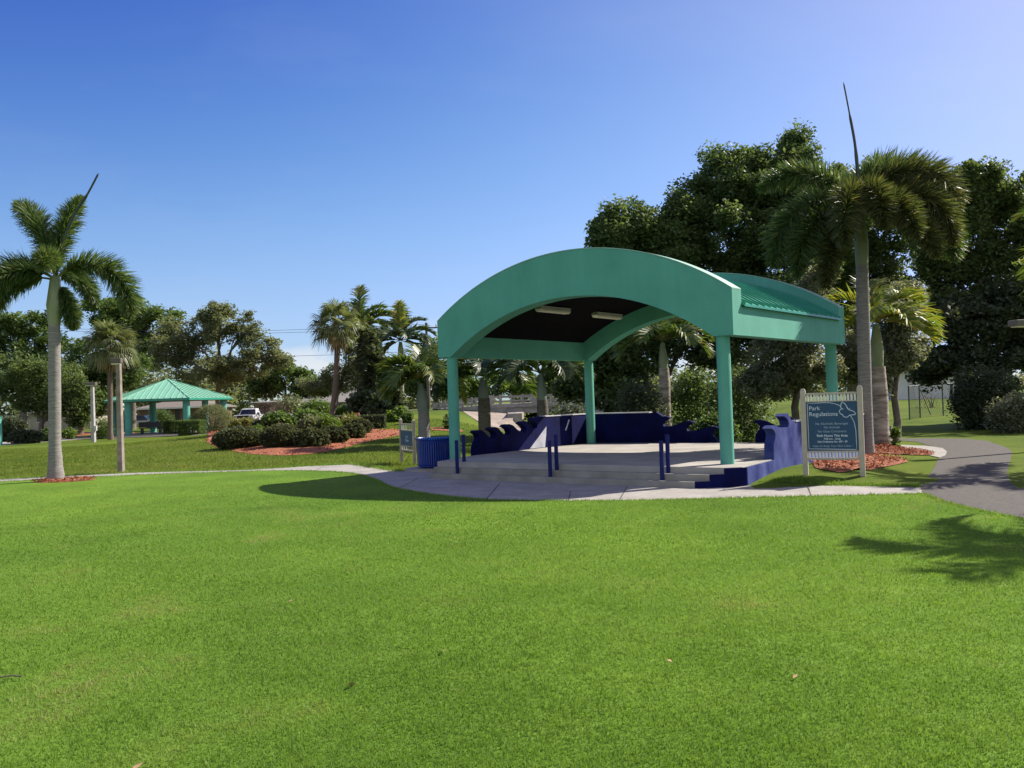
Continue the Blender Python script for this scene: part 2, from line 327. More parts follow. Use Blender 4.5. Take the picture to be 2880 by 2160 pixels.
def blob_points(blobs, nclump, per, rc, shell=.55, ex_p=.75):
    """points in clumps spread through a union of ellipsoids, mostly near its surface"""
    vol = np.array([b[3]*b[4]*b[5] for b in blobs])**.75; pr = vol**(ex_p/.75); pr = pr/pr.sum()
    ids = RNG.choice(len(blobs), nclump, p=pr); B = np.array(blobs)[ids]
    d = unit(RNG.normal(size=(nclump, 3))); r = RNG.uniform(shell, 1.03, (nclump, 1))
    C = B[:, :3]+d*r*B[:, 3:6]
    rad = rc*RNG.uniform(.55, 1.35, (nclump, 1)); 
    P = np.repeat(C, per, 0); q = RNG.normal(size=(nclump*per, 3)); q = unit(q)*(RNG.uniform(0, 1, (nclump*per, 1))**.45)
    q[:, 2] *= .75
    P = P+q*np.repeat(rad, per, 0); cl = np.repeat(RNG.uniform(0, 1, nclump), per)
    return C, P, cl
def limb(mb, a, b, r0, r1, wob=.12, n=6):
    a = Vector(a); b = Vector(b); l = (b-a).length; pts = []; rd = []
    for i in range(n+1):
        t = i/n; p = a.lerp(b, t)+Vector((0, 0, math.sin(t*PI)*l*.08))
        if 0 < i < n: p += Vector([random.uniform(-1, 1)*wob*l*.3 for _ in range(3)])
        pts.append(p); rd.append(r0+(r1-r0)*t)
    mb.tube(pts, rd, 7); return pts
def blob(u, v, Y, ru, rv, ry=None):
    p = AT(u, v, Y); s = Y/1897; return (p.x, p.y, p.z, ru*s, (ry if ry else ru*s*.9), rv*s)
def tree(name, label, base, blobs, nclump, per, leaf, mt, bark='bark', r=.25, group=None, rc=.7, nlimb=6, cat='tree', fork=.45, shell=.5, aspect=.55, tips=0, lean=None):
    base = Vector(base); t = thing(name, base, label, cat, group)
    bb = [(b[0]-base.x, b[1]-base.y, b[2]-base.z, *b[3:]) for b in blobs]
    ex_ = []
    for q in bb:
        for _ in range(13):
            d_ = unit(RNG.normal(size=3)); d_[2] = d_[2]*.8+.15; k_ = random.uniform(.20, .40); f_ = random.uniform(.72, .98); ex_.append((q[0]+d_[0]*q[3]*f_, q[1]+d_[1]*q[4]*f_, q[2]+d_[2]*q[5]*f_, q[3]*k_, q[4]*k_, q[5]*k_))
    C, P, cl = blob_points([(q[0], q[1], q[2], q[3]*.76, q[4]*.76, q[5]*.76) for q in bb]+ex_, nclump, per, rc*.8, shell, .46)
    V = leaves(P, leaf, aspect); rnd = np.clip(cl*.6+RNG.uniform(0, .5, len(P)), 0, 1)
    npmesh('crown', V, 4, mt, t, rnd)
    ctr = Vector(np.mean([b[:3] for b in bb], 0)); zt = min(b[2]-b[5]*.4 for b in bb); zt = max(zt, ctr.z*fork)
    top = Vector((ctr.x*.35, ctr.y*.35, zt)) if lean is None else Vector(lean)
    mb = MB(); pts = [(0, 0, -.15), (0, 0, .05), (top.x*.2+.05, top.y*.2, zt*.3), (top.x*.6-.05, top.y*.6, zt*.7), top]
    mb.tube(pts, [r*1.5, r*1.15, r*.95, r*.85, r*.75], 10); mb.build('trunk', bark, t)
    for i, b in enumerate(sorted(bb, key=lambda q: -q[3]*q[5])[:nlimb]):
        lm = MB(); e = Vector((b[0], b[1], b[2])); p = limb(lm, top-Vector((0, 0, .2)), e, r*.55, r*.14)
        near = C[np.argsort(((C-np.array(e))**2).sum(1))[:5+tips]]
        for q in near: limb(lm, p[3+random.randint(0, 2)], q, r*.2, r*.05, .15, 4)
        lm.build('limb', bark, t)
    return t
def shrub(name, label, u0, u1, vt, vb, mt, n=1500, leaf=.1, group=None, cat='shrub', Y=None, depth=.8, rc=.22, boxy=False, asp=.55, stems=True, flat=.0):
    um = (u0+u1)/2; p = G(um, vb) if Y is None else AT(um, vt, Y); s = p.y/1897; wd = (u1-u0)*s; yy = p.y+wd*depth*.3*(Y is None); zg = gz(p.x, yy); p2 = AT(um, vt, yy)
    base = Vector((p2.x, yy, zg)); ht = max(.3, p2.z-zg); leaf = max(leaf, 1.9*s)
    n = int(min(15000, max(n, 5.5*(2.2*wd*ht+.8*wd*wd*depth)/(leaf*leaf*asp*.5)*(.45 if rc > .3 else 1)*(.15 if mt == 'dry' else 1)*(.6 if asp < .3 else 1)))) if n > 600 else n
    t = thing(name, base, label, cat, group)
    per = 1 if rc < .17 else 40; nb = max(3, int(n/per)); d = unit(RNG.normal(size=(nb, 3))); d[:, 2] = np.where(RNG.uniform(size=nb) < .32, -np.abs(d[:, 2])*.68, np.abs(d[:, 2]))
    if boxy:
        q = RNG.uniform(-1, 1, (nb, 3)); ax = RNG.integers(0, 3, nb); sg = np.where(RNG.uniform(size=nb) < .5, -1., 1.); q[np.arange(nb), ax] = sg*RNG.uniform(.8, 1., nb)
        C = q*np.array([wd/2, wd/2*depth, ht/2])+np.array([0, 0, ht*.5])
    else:
        C = d*RNG.uniform(.72, .98, (nb, 1))*np.array([wd/2, wd/2*depth, ht*.62])+np.array([0, 0, ht*.38])
        C += RNG.normal(size=C.shape)*np.array([wd, wd*depth, ht])*.02*(0 if rc < .1 else 1)
    P = np.repeat(C, per, 0); g = unit(RNG.normal(size=P.shape))*(RNG.uniform(0, 1, (len(P), 1))**.5)*(.10 if per == 1 else rc)*min(wd, ht, 1.6); P = P+g; P[:, 2] = np.maximum(P[:, 2], .03)
    cl = np.repeat(RNG.uniform(0, 1, nb), per) if per > 1 else np.clip(.5+.3*np.sin(P[:, 0]*5)*np.sin(P[:, 2]*6+P[:, 1]*4), 0, 1)
    npmesh('foliage', leaves(P, leaf, asp), 4, mt, t, np.clip(cl*.55+RNG.uniform(0, .5, len(P)), 0, 1))
    if stems:
        mb = MB()
        for k in range(5):
            a = 2*PI*k/5+random.random(); mb.tube([(math.cos(a)*.05*wd, math.sin(a)*.05*wd, -.05), (math.cos(a)*.12*wd, math.sin(a)*.1*wd, ht*.3), (math.cos(a)*.25*wd, math.sin(a)*.2*wd, ht*.62)], [.035, .025, .012], 6)
        mb.build('stem', 'bark', t)
    return t
# ------------------------------------------------------------------ palms
def frond(parent, top, az, e0, Ln, curl, mt, plume=.45, mode='plume', nl=90, lw=.03, start=.14, pw=1.25, ll=.5, name='frond', side=0., vee=35):
    """one feather frond: stalk + leaflets, its own mesh under a palm"""
    nseg = 22; pts = [np.array([0., 0., 0.])]; tang = []
    for i in range(nseg):
        t = (i+.5)/nseg; a = R(e0-curl*t**pw); b = R(side*t*t)
        dd = np.array([math.cos(a)*math.cos(b), math.cos(a)*math.sin(b), math.sin(a)]); tang.append(dd); pts.append(pts[-1]+dd*Ln/nseg)
    pts = np.array(pts); tang = np.array(tang+[tang[-1]])
    c, s = math.cos(R(az)), math.sin(R(az)); Rz = np.array([[c, -s, 0], [s, c, 0], [0, 0, 1]])
    pts = pts @ Rz.T; tang = tang @ Rz.T
    k = 9 if mode == 'plume' else 2; n = nl*k
    tt = start+(1-start)*(np.arange(n)+RNG.uniform(0, 1, n))/n; tt = np.clip(tt, 0, .999)
    fi = tt*nseg; i0 = fi.astype(int); fr = (fi-i0)[:, None]; P = pts[i0]*(1-fr)+pts[i0+1]*fr; T = tang[i0]
    upv = np.array([0, 0, 1.]); sd = unit(np.cross(T, upv)+1e-6); nv = np.cross(sd, T)
    prof = np.clip(1.15*np.sin(np.pi*np.clip((tt-start)/(1-start)*.86+.12, 0, 1))**.6, .25, 1.1)
    if mode == 'plume':
        ang = RNG.uniform(0, 2*np.pi, n); rad = sd*np.cos(ang)[:, None]+nv*np.sin(ang)[:, None]; fwd = RNG.uniform(.35, .85, n)[:, None]
    else:
        sg = np.where(np.arange(n) % 2 == 0, 1., -1.)[:, None]; v = R(vee)*RNG.uniform(.5, 1.3, n)[:, None]; rad = sd*sg*np.cos(v)+nv*np.sin(v); fwd = RNG.uniform(.45, .75, n)[:, None]+.5*tt[:, None]**3
    D = unit(rad+T*fwd); ln = ((plume if mode == 'plume' else ll)*prof*RNG.uniform(.8, 1.15, n))[:, None]
    mid = P+D*ln*.55; D2 = unit(D+np.array([0, 0, -1.])*(RNG.uniform(.0, .42, n) if mode == 'plume' else RNG.uniform(.25, .8, n))[:, None]); tip = mid+D2*ln*.55
    wv = unit(np.cross(D, RNG.normal(size=D.shape) if mode == 'plume' else T+.001))
    if mode != 'plume': wv = unit(T-D*(T*D).sum(1, keepdims=True))
    w0 = lw*.35; w1 = lw*.5*RNG.uniform(.8, 1.2, n)[:, None]
    q1 = np.stack([P-wv*w0, P+wv*w0, mid+wv*w1, mid-wv*w1], 1); q2 = np.stack([mid-wv*w1, mid+wv*w1, tip+wv*.002, tip-wv*.002], 1)
    r = np.clip(RNG.beta(1.6, 2.6, n)+.12*tt, 0, 1); ns = 5; st = []
    a = unit(np.cross(tang, upv)+1e-6); b = np.cross(a, tang); rr = np.linspace(.035, .006, nseg+1)*max(.6, min(1.2, Ln/2.4))
    for j in range(nseg):
        for q in range(3):
            x0, x1 = 2*np.pi*q/3, 2*np.pi*(q+1)/3
            f = lambda jj, x: pts[jj]+(a[jj]*math.cos(x)+b[jj]*math.sin(x))*rr[jj]
            st.append([f(j, x0), f(j, x1), f(j+1, x1), f(j+1, x0)])
    V = np.concatenate([q1, q2, np.array(st)]); rn = np.concatenate([r, r, np.full(len(st), .92)])
    o = npmesh(name, V, 4, mt, parent, rn); o.location = top
    return o
def fanleaf(parent, top, az, e0, pet, rad, mt, name='fan_leaf', nseg=26, droop=.5):
    """costapalmate fan: petiole + pleated blade split into drooping segments"""
    a = R(e0); d = np.array([math.cos(a), 0, math.sin(a)]); s = np.array([0, 1., 0]); nn = np.cross(d, s)*-1.; base = d*pet
    base = base+np.array([0, 0, -.10*pet]); V = []; rn = []
    for i in range(nseg):
        t = (i+.5)/nseg*2-1; an = t*R(118); dr = d*math.cos(an)+s*math.sin(an); dr = dr+nn*(.28*abs(math.sin(an)))*.7; dr /= np.linalg.norm(dr)
        l = rad*(1-.22*abs(t))*random.uniform(.88, 1.1); w = l*math.pi*118/180*2/nseg*.46
        wv = np.cross(dr, nn); wv /= np.linalg.norm(wv); m_ = base+dr*l*.58+np.array([0, 0, -.05*l]); tp = m_+(dr*.75+np.array([0, 0, -droop*random.uniform(.7, 1.5)]))*l*.45
        V.append([base-wv*.005, base+wv*.005, m_+wv*w*.5+nn*w*.2, m_-wv*w*.5-nn*w*.2]); V.append([m_-wv*w*.5, m_+wv*w*.5, tp+wv*.004, tp-wv*.004]); q = random.betavariate(2, 2); rn += [q, min(1, q+.1)]
    for q in range(3):
        x0, x1 = 2*PI*q/3, 2*PI*(q+1)/3; f = lambda p, x, r_: p+(s*math.cos(x)+nn*math.sin(x))*r_
        z = np.zeros(3); V.append([f(z, x0, .03), f(z, x1, .03), f(base, x1, .014), f(base, x0, .014)]); rn.append(.9)
    V = np.array(V); c, sn_ = math.cos(R(az)), math.sin(R(az)); V = V @ np.array([[c, -sn_, 0], [sn_, c, 0], [0, 0, 1]]).T
    o = npmesh(name, V, 4, mt, parent, np.array(rn)); o.location = top; return o
def palm_trunk(t, pts, rad, mt, rings=0):
    mb = MB(); P = []; Q = []
    n = 40
    pv = [Vector(p) for p in pts]
    for i in range(n+1):
        x = i/n*(len(pts)-1); j = min(int(x), len(pts)-2); f = x-j
        P.append(pv[j].lerp(pv[j+1], f)); r = rad[j]+(rad[j+1]-rad[j])*(f*f*(3-2*f)); Q.append(r*(1+(.025 if i % 2 else 0)*rings))
    mb.tube(P, Q, 16); return mb.build('trunk', mt, t)
def shaft(t, a, b, r0, r1, rt, mt):
    mb = MB(); a = Vector(a); b = Vector(b); n = 10
    mb.tube([a.lerp(b, i/n) for i in range(n+1)], [(r0+(r1-r0)*math.sin(min(1, i/n*1.6)*PI*.5)) if i < 4 else (r1+(rt-r1)*((i-4)/(n-4))) for i in range(n+1)], 14)
    return mb.build('crownshaft', mt, t)
def B(u, Y): 
    p = AT(u, 900, Y); return Vector((p.x, Y, gz(p.x, Y)))
# ------------------------------------------------------------------ ground
def axis(a, b, fine0, fine1, st, big):
    x = [a]
    while x[-1] < b: x.append(x[-1]+(st if fine0 <= x[-1] < fine1 else big))
    return np.array(x)
gx = axis(-420, 420, -40, 40, .8, 20); gy = axis(-60, 900, -4, 74, .8, 20)
XX, YY = np.meshgrid(gx, gy); ZZ = hz(XX, YY)
nx, ny = len(gx), len(gy); mb = MB()
me = bpy.data.meshes.new('ground'); V = np.stack([XX, YY, ZZ], -1).reshape(-1, 3)
ii = np.arange((nx-1)*(ny-1)); r_, c_ = ii//(nx-1), ii % (nx-1); q = r_*nx+c_; Fq = np.stack([q, q+1, q+nx+1, q+nx], 1)
me.from_pydata(V.tolist(), [], Fq.tolist()); me.materials.append(M['rough']); me.polygons.foreach_set('use_smooth', [True]*len(Fq))
go = bpy.data.objects.new('ground', me); COL.objects.link(go); struct(go)
def inside(xs, ys, poly):
    ins = np.zeros(len(xs), bool); j = len(poly)-1
    for i in range(len(poly)):
        xi, yi, xj, yj = poly[i][0], poly[i][1], poly[j][0], poly[j][1]
        if yi != yj: ins ^= ((yi > ys) != (yj > ys)) & (xs < (xj-xi)*(ys-yi)/(yj-yi)+xi)
        j = i
    return ins
def sheet(name, poly, mt, off, L_=.8, dome=0., jit=0., kind='structure', zfun=True):
    """thin sheet laid over the ground inside an outline"""
    P = [Vector((p[0], p[1], 0)) for p in poly]
    if jit:
        Q = []
        for i, p in enumerate(P):
            b = P[(i+1) % len(P)]; n = max(1, int((b-p).length/.25))
            for k in range(n):
                e = p.lerp(b, k/n); Q.append(e+Vector((random.gauss(0, jit), random.gauss(0, jit), 0)))
        P = Q
    from mathutils.geometry import delaunay_2d_cdt
    ring_ = []
    for i, p in enumerate(P):
        e = P[(i+1) % len(P)]; k_ = max(1, int((e-p).length/L_)); ring_ += [p.lerp(e, j/k_).to_2d() for j in range(k_)]
    xs_ = np.array([p.x for p in ring_]); ys_ = np.array([p.y for p in ring_])
    qx, qy = np.meshgrid(np.arange(xs_.min(), xs_.max(), L_), np.arange(ys_.min(), ys_.max(), L_)); qx = qx.ravel()+RNG.normal(0, L_*.06, qx.size); qy = qy.ravel()+RNG.normal(0, L_*.06, qy.size)
    ok_ = inside(qx, qy, ring_); inner_ = [Vector((x, y)) for x, y in zip(qx[ok_], qy[ok_])]
    vs, _, fs, *_r = delaunay_2d_cdt(ring_+inner_, [], [list(range(len(ring_)))], 1, 1e-5)
    rb = np.stack([xs_, ys_], 1); bm = bmesh.new(); bv = []
    for v in vs:
        z = gz(v.x, v.y)+off
        if dome: z += dome*min(1., math.sqrt(((rb-np.array([v.x, v.y]))**2).sum(1).min())/.8)
        bv.append(bm.verts.new((v.x, v.y, z)))
    for f in fs:
        try: bm.faces.new([bv[i] for i in f])
        except ValueError: pass
    bm.normal_update()
    for f in bm.faces:
        if f.normal.z < 0: f.normal_flip()
        f.smooth = bool(dome)
    me = bpy.data.meshes.new(name); bm.to_mesh(me); bm.free(); me.materials.append(M[mt]); o = bpy.data.objects.new(name, me); COL.objects.link(o)
    o['kind'] = kind; return o
def DG(pts): return [G(*p) for p in pts]
def arc_pts(pts, n=6):                       # smooth (Catmull-Rom) through points
    P = [Vector(p) for p in pts]; out = []
    for i in range(len(P)-1):
        p0, p1, p2, p3 = P[max(i-1, 0)], P[i], P[i+1], P[min(i+2, len(P)-1)]
        for k in range(n):
            t = k/n; out.append(.5*((2*p1)+(p2-p0)*t+(2*p0-5*p1+4*p2-p3)*t*t+(3*p1-p0-3*p2+p3)*t**3))
    return out+[P[-1]]
pl = DG([(0, 1042), (150, 1034), (300, 1027), (450, 1022), (590, 1018)])      # lawn side of the walk
far_l = pl[0]+(pl[0]-pl[1])*4
front = [far_l]+arc_pts(pl+DG([(690, 1019), (760, 1024), (808, 1037), (838, 1052), (900, 1065), (1000, 1078), (1120, 1083), (1250, 1084), (1400, 1082), (1550, 1079), (1700, 1075), (1850, 1072), (1994, 1069)]), 5)
asf = arc_pts(DG([(1994, 1069), (2031, 1084), (2082, 1097), (2156, 1114), (2212, 1124)]), 5); far_r = asf[-1]+Vector((.9, -2.6, 0)); near_ = [far_r, Vector((9.6, 5.2, 0)), Vector((13.0, 2.4, 0)), Vector((20, .4, 0))]
lawn = sheet('lawn', front+asf[1:]+near_+[Vector((22, -14, 0)), Vector((-30, -14, 0)), Vector((-52, 8, 0))], 'lawn', .012, 6.)
struct(lawn)
bk = DG([(866, 1019), (765, 1003), (655, 1008), (540, 1015), (300, 1021), (150, 1028), (0, 1036)]); far_lb = bk[-1]+(bk[-1]-bk[-2])*4
rt = DG([(1994, 1069), (1988, 1053), (1900, 1051), (1800, 1049), (1640, 1046)])
walk_poly = front+rt[1:]+[Vector((4.2, 16.6, 0)), Vector((-1.0, 21.3, 0))]+bk+[far_lb]
walk = sheet('concrete_walk', walk_poly, 'conc', .006, 4.)
jm = MB()
def joint(a, b, wd=.018):
    a = G(*a); b = G(*b); d = (b-a).normalized(); s = Vector((-d.y, d.x, 0))*wd/2; z = Vector((0, 0, .0105))
    jm.add([a-s+z, a+s+z, b+s+z, b-s+z], [(0, 1, 2, 3)])
for a, b in (((1355, 1052), (1338, 1082)), ((1233, 1062), (1228, 1083)), ((1563, 1058), (1600, 1077)), ((1745, 1052), (1752, 1073)), ((1870, 1053), (1885, 1071)), ((1080, 1045), (1050, 1080)), ((905, 1033), (862, 1056)), ((700, 1007), (680, 1018)), ((480, 1018), (470, 1021)), ((300, 1023), (296, 1026))): joint(a, b)
jo = jm.build('walk_joint', 'joint', walk)
asphalt = sheet('asphalt_path', asf+near_+[Vector((20, 3.0, 0)), Vector((14.0, 5.2, 0)), Vector((11.0, 8.0, 0)), Vector((9.6, 12.0, 0))]+DG([(2200, 1056), (2184, 1046), (2175, 1023), (2184, 990), (2186, 977), (2178, 969), (2133, 953), (2082, 948), (2000, 947), (1917, 948), (1840, 949), (1840, 953), (1917, 951), (1981, 955), (2047, 976), (2031, 985), (2014, 1018), (1988, 1052)]), 'asph', .009, .8)
kerb = sheet('concrete_apron', DG([(2046, 977), (2042, 985), (2030, 990), (1960, 973), (1900, 969), (1880, 960), (1920, 961), (2000, 964), (2036, 969)]), 'conc', .016, 1.)
wt = MB(); wt.add([(-1, 34, -.75), (14, 34, -.75), (14, 110, -.75), (-1, 110, -.75)], [(0, 1, 2, 3)]); struct(wt.build('canal_water', 'water'))
# mulch
def chips(parent, poly, n, mt='chip', dome=.05, size=.07):
    xs = [p[0] for p in poly]; ys = [p[1] for p in poly]; C = []
    from mathutils.geometry import intersect_point_tri_2d
    while len(C) < n:
        x = random.uniform(min(xs), max(xs)); y = random.uniform(min(ys), max(ys)); ins = False; j = len(poly)-1
        for i in range(len(poly)):
            if (ys[i] > y) != (ys[j] > y) and x < (xs[j]-xs[i])*(y-ys[i])/(ys[j]-ys[i])+xs[i]: ins = not ins
            j = i
        if ins: C.append((x+random.gauss(0, .04), y+random.gauss(0, .04), gz(x, y)+dome*.9+random.uniform(.01, .045)))
    o = npmesh('wood_chips', leaves(np.array(C), size, .45, .6), 4, mt, parent, RNG.uniform(0, 1, n)); o['kind'] = 'stuff'; return o
def ring(cx, cy, rx, ry, n=26): return [Vector((cx+rx*math.cos(2*PI*i/n)*random.uniform(.92, 1.08), cy+ry*math.sin(2*PI*i/n)*random.uniform(.92, 1.08), 0)) for i in range(n)]
p1b = G(120, 1040); rg = ring(p1b.x+.25, p1b.y-.05, .78, .55); mu1 = sheet('mulch_ring', rg, 'mulch', .016, .3, .05, 0, 'stuff'); mu1['label'] = 'small ring of red mulch round the tall palm on the left lawn'; chips(mu1, rg, 900)
pg = arc_pts(DG([(1762, 1012), (1790, 1018), (1830, 1021), (1890, 1015), (1958, 1000), (1950, 993), (1915, 986), (1870, 982), (1800, 988), (1755, 1002)]), 3)
mu2 = sheet('mulch_ring', pg, 'mulch', .016, .4, .06, 0, 'stuff'); mu2['label'] = 'red mulch round the slender palm behind the regulations sign'; chips(mu2, pg, 2200)
pg = arc_pts(DG([(1880, 978), (1925, 982), (1985, 984), (2020, 983), (1990, 975), (1930, 968), (1925, 958), (1880, 955)]), 3)
mu3 = sheet('mulch_bed', pg, 'mulch', .02, .4, .06, 0, 'stuff'); mu3['label'] = 'red mulch strip beside the bend of the asphalt path'; chips(mu3, pg, 2000)
bed = arc_pts(DG([(446, 955), (465, 966), (500, 974), (540, 981), (610, 985), (680, 980), (740, 969), (790, 956), (830, 947), (864, 940), (866, 929), (830, 928), (790, 927), (740, 920), (600, 914), (500, 920), (455, 936)]), 3)
mu4 = sheet('mulch_bed', bed, 'mulch', .016, 1., .08, .04, 'stuff'); mu4['label'] = 'large island bed of red mulch under the shrubs'; chips(mu4, bed, 9000, size=.12)
pg = arc_pts(DG([(932, 930), (1000, 934), (985, 926), (930, 924)]), 3); mu6 = sheet('mulch_bed', pg, 'mulch', .02, .6, .05, .03, 'stuff'); mu6['label'] = 'small red mulch patch on the grass bank'
pg = arc_pts(DG([(120, 946), (170, 942), (225, 938), (290, 940), (285, 934), (200, 933), (130, 938)]), 3); mu7 = sheet('mulch_bed', pg, 'mulch', .02, 1.5, .05, .05, 'stuff'); mu7['label'] = 'red mulch under the trees beside the far grey lamp post'
fw_ = DG([(-60, 969), (0, 962), (100, 955), (180, 949), (232, 944), (300, 941), (390, 938), (480, 936), (470, 933), (380, 935), (300, 937), (232, 940), (180, 944), (100, 949), (0, 956), (-60, 962)])
sheet('far_walk', fw_, 'conc', .01, 3.)
# ------------------------------------------------------------------ grass blades (near lawn)
n = 900000; rr = 3.0*np.exp(RNG.uniform(0, math.log(30/3.0), n)); th_ = RNG.uniform(-.86, .86, n); bx = rr*np.tan(th_)*.92+RNG.uniform(-3, 3, n); by = rr
lp = front+asf[1:]+near_+[Vector((22, -14, 0)), Vector((-30, -14, 0)), Vector((-52, 8, 0))]
def vnoise(x, y):
    out = np.zeros(len(x)); T_ = RNG.uniform(0, 1, (64, 64))
    for f_, a_ in ((.13, .26), (.38, .26), (.95, .22), (2.3, .16), (5.7, .10)):
        u = x*f_+100.3; v = y*f_+77.7; i = np.floor(u).astype(int); j = np.floor(v).astype(int); fu = u-i; fv = v-j; fu = fu*fu*(3-2*fu); fv = fv*fv*(3-2*fv); g = lambda p, q: T_[p % 64, q % 64]
        out += a_*((g(i, j)*(1-fu)+g(i+1, j)*fu)*(1-fv)+(g(i, j+1)*(1-fu)+g(i+1, j+1)*fu)*fv)
    return np.clip((out-.5)*2.6+.5, 0, 1)
def fnoise(x, y, f_):
    T_ = RNG.uniform(0, 1, (97, 97)); u = x*f_+500.3; v = y*f_+377.7; i = np.floor(u).astype(int); j = np.floor(v).astype(int); fu = u-i; fv = v-j; g = lambda p, q: T_[p % 97, q % 97]
    return (g(i, j)*(1-fu)+g(i+1, j)*fu)*(1-fv)+(g(i, j+1)*(1-fu)+g(i+1, j+1)*fu)*fv
k = inside(bx, by, lp); bx = bx[k]; by = by[k]; rr = rr[k]; n = len(bx)
a = RNG.uniform(0, 2*np.pi, n); cl_ = np.clip(fnoise(bx, by, 9.)*.6+fnoise(bx, by, 22.)*.5, 0, 1.2); hgt = (.008+.022*cl_)*RNG.uniform(.5, 1.4, n)*(1-.55*sst(9, 26, rr)); wdt = .0016*RNG.uniform(.7, 1.3, n)*(1+.24*rr)*(1-.6*sst(12, 28, rr)); ln_ = RNG.uniform(0, 1.1, n)*hgt; b2 = RNG.uniform(0, 2*np.pi, n)
P0 = np.stack([bx, by, np.full(n, .010)], 1); sv = np.stack([np.cos(a), np.sin(a), np.zeros(n)], 1)*wdt[:, None]; tp = P0+np.stack([np.cos(b2)*ln_, np.sin(b2)*ln_, hgt], 1)
gb = npmesh('lawn_grass', np.stack([P0-sv, P0+sv, tp], 1), 3, 'blade', None, np.clip(.26*RNG.beta(2, 2, n)+.48*vnoise(bx, by)+.30*cl_-.04+.42*sst(.60, .82, .6*fnoise(bx, by, .45)+.4*fnoise(bx, by, 1.9)), 0, 1)); gb['kind'] = 'stuff'; gb['label'] = 'short mown green grass blades of the near lawn'
# rough grass tufts along the back edges of the walks
def edge_grass(name, pts, n, wdt_, h, mt, label):
    segs = [(pts[i], pts[i+1]) for i in range(len(pts)-1)]; ls = np.array([(b-a).length for a, b in segs]); C = []
    for q in RNG.choice(len(segs), n, p=ls/ls.sum()):
        a, b = segs[q]; e = a.lerp(b, random.random()); d = (b-a).normalized(); s = Vector((-d.y, d.x, 0)); e = e+s*random.gauss(0, wdt_); C.append((e.x, e.y, gz(e.x, e.y)))
    C = np.array(C); a = RNG.uniform(0, 6.28, n); hh = h*RNG.uniform(.4, 1.4, n); sv = np.stack([np.cos(a), np.sin(a), 0*a], 1)*.007; b2 = RNG.uniform(0, 6.28, n)
    o = npmesh(name, np.stack([C-sv, C+sv, C+np.stack([np.cos(b2)*hh*.6, np.sin(b2)*hh*.6, hh], 1)], 1), 3, mt, None, RNG.beta(2, 2, n)); o['kind'] = 'stuff'; o['label'] = label
edge_grass('edge_grass', [far_lb]+bk[::-1], 9000, .10, .07, 'blade', 'longer grass fringe on the far side of the concrete walk')
edge_grass('edge_grass', front[1:]+asf[1:], 12000, .035, .04, 'blade', 'short grass creeping over the lawn edge of the walk')
edge_grass('edge_grass', rt[1:], 3500, .07, .06, 'blade', 'grass fringe between the walk and the regulations sign')
n = 150000; bx = RNG.uniform(-30, 1, n); by = 23+24*RNG.uniform(0, 1, n)**1.6; k = ~inside(bx, by, bed) & ~inside(bx, by, walk_poly) & ~inside(bx, by, front+asf[1:]+near_+[Vector((22, -14, 0)), Vector((-30, -14, 0)), Vector((-52, 8, 0))]) & ~((by < 27) & (bx > -2.6) & (by > 19)); bx = bx[k]; by = by[k]; n = len(bx)
C_ = np.stack([bx, by, hz(bx, by)], 1); a = RNG.uniform(0, 6.28, n); hh = .055*RNG.uniform(.4, 1.5, n); sv = np.stack([np.cos(a), np.sin(a), 0*a], 1)*.011; b2 = RNG.uniform(0, 6.28, n)
o = npmesh('bank_grass', np.stack([C_-sv, C_+sv, C_+np.stack([np.cos(b2)*hh*.8, np.sin(b2)*hh*.8, hh], 1)], 1), 3, 'rblade', None, np.clip(.4*RNG.beta(2, 2, n)+.6*vnoise(bx, by), 0, 1)); o['kind'] = 'stuff'; o['label'] = 'rougher olive grass beyond the concrete walk at left'
# ------------------------------------------------------------------ stage
TH = .6854; ex = Vector((math.cos(TH), -math.sin(TH), 0)); ey = Vector((math.sin(TH), math.cos(TH), 0))
O = Vector((-1.77, 21.33, 0)); W, D, ZB, ZT, ZA = 7.69, 6.18, 2.80, 3.67, 4.88
st = thing('stage_platform', (0, 0, 0), 'grey concrete stage floor with three shallow steps and a blue cheek wall', 'stage')
A1, B1 = Vector((-1.93, 19.95, 0)), Vector((3.25, 15.92, 0)); dl = (B1-A1).normalized(); nb = Vector((-dl.y, dl.x, 0))
def isect(p, d, q, e):
    t = ((q-p).x*e.y-(q-p).y*e.x)/(d.x*e.y-d.y*e.x); return p+d*t
Lp, Ld = A1, Vector((.40, .92, 0)); Cp, Cd = Vector((3.2, 15.93, 0)), Vector((1, .02, 0))
QB = Vector((4.17, 15.95, 0)); BRc, BLc = Vector((8.9, 22.3, 0)), Vector((2.25, 26.35, 0)); R0 = Vector((5.16, 17.5, 0))
for k in range(3):
    p = A1+nb*.17*k+nb*.0; a = isect(p, dl, Lp, Ld)+Vector((.004*k, 0, 0)); b = isect(p, dl, Cp, Cd)
    poly = [(a.x, a.y), (b.x, b.y), (QB.x-.02-.01*k, QB.y+.02+.01*k), (R0.x-.02-.01*k, R0.y)] + [(BRc.x, BRc.y), (BLc.x, BLc.y), (-.98+.004*k, 22.2)]
    mb = MB(); mb.prism(poly, -.1 if k == 0 else .12*k-.012, .12*(k+1), 0, 0); mb.build('step' if k < 2 else 'stage_floor', ['step'] if k < 2 else ['deck'], st, bevel=.008)
mb = MB(); c0 = isect(A1, dl, Cp, Cd)
xs = [isect(A1+nb*.17*k, dl, Cp, Cd).x for k in range(3)]
pr = [(xs[0]+.01-3.2, -.1), (xs[0]+.01-3.2, .125), (xs[1]+.01-3.2, .125), (xs[1]+.01-3.2, .245), (xs[2]+.01-3.2, .245), (xs[2]+.01-3.2, .352), (.985, .352), (.985, -.1)]
mb.slab((3.2, 15.925, 0), (1, .02, 0), (0, 0, 1), pr, .03); mb.build('cheek_wall', 'navy', st)
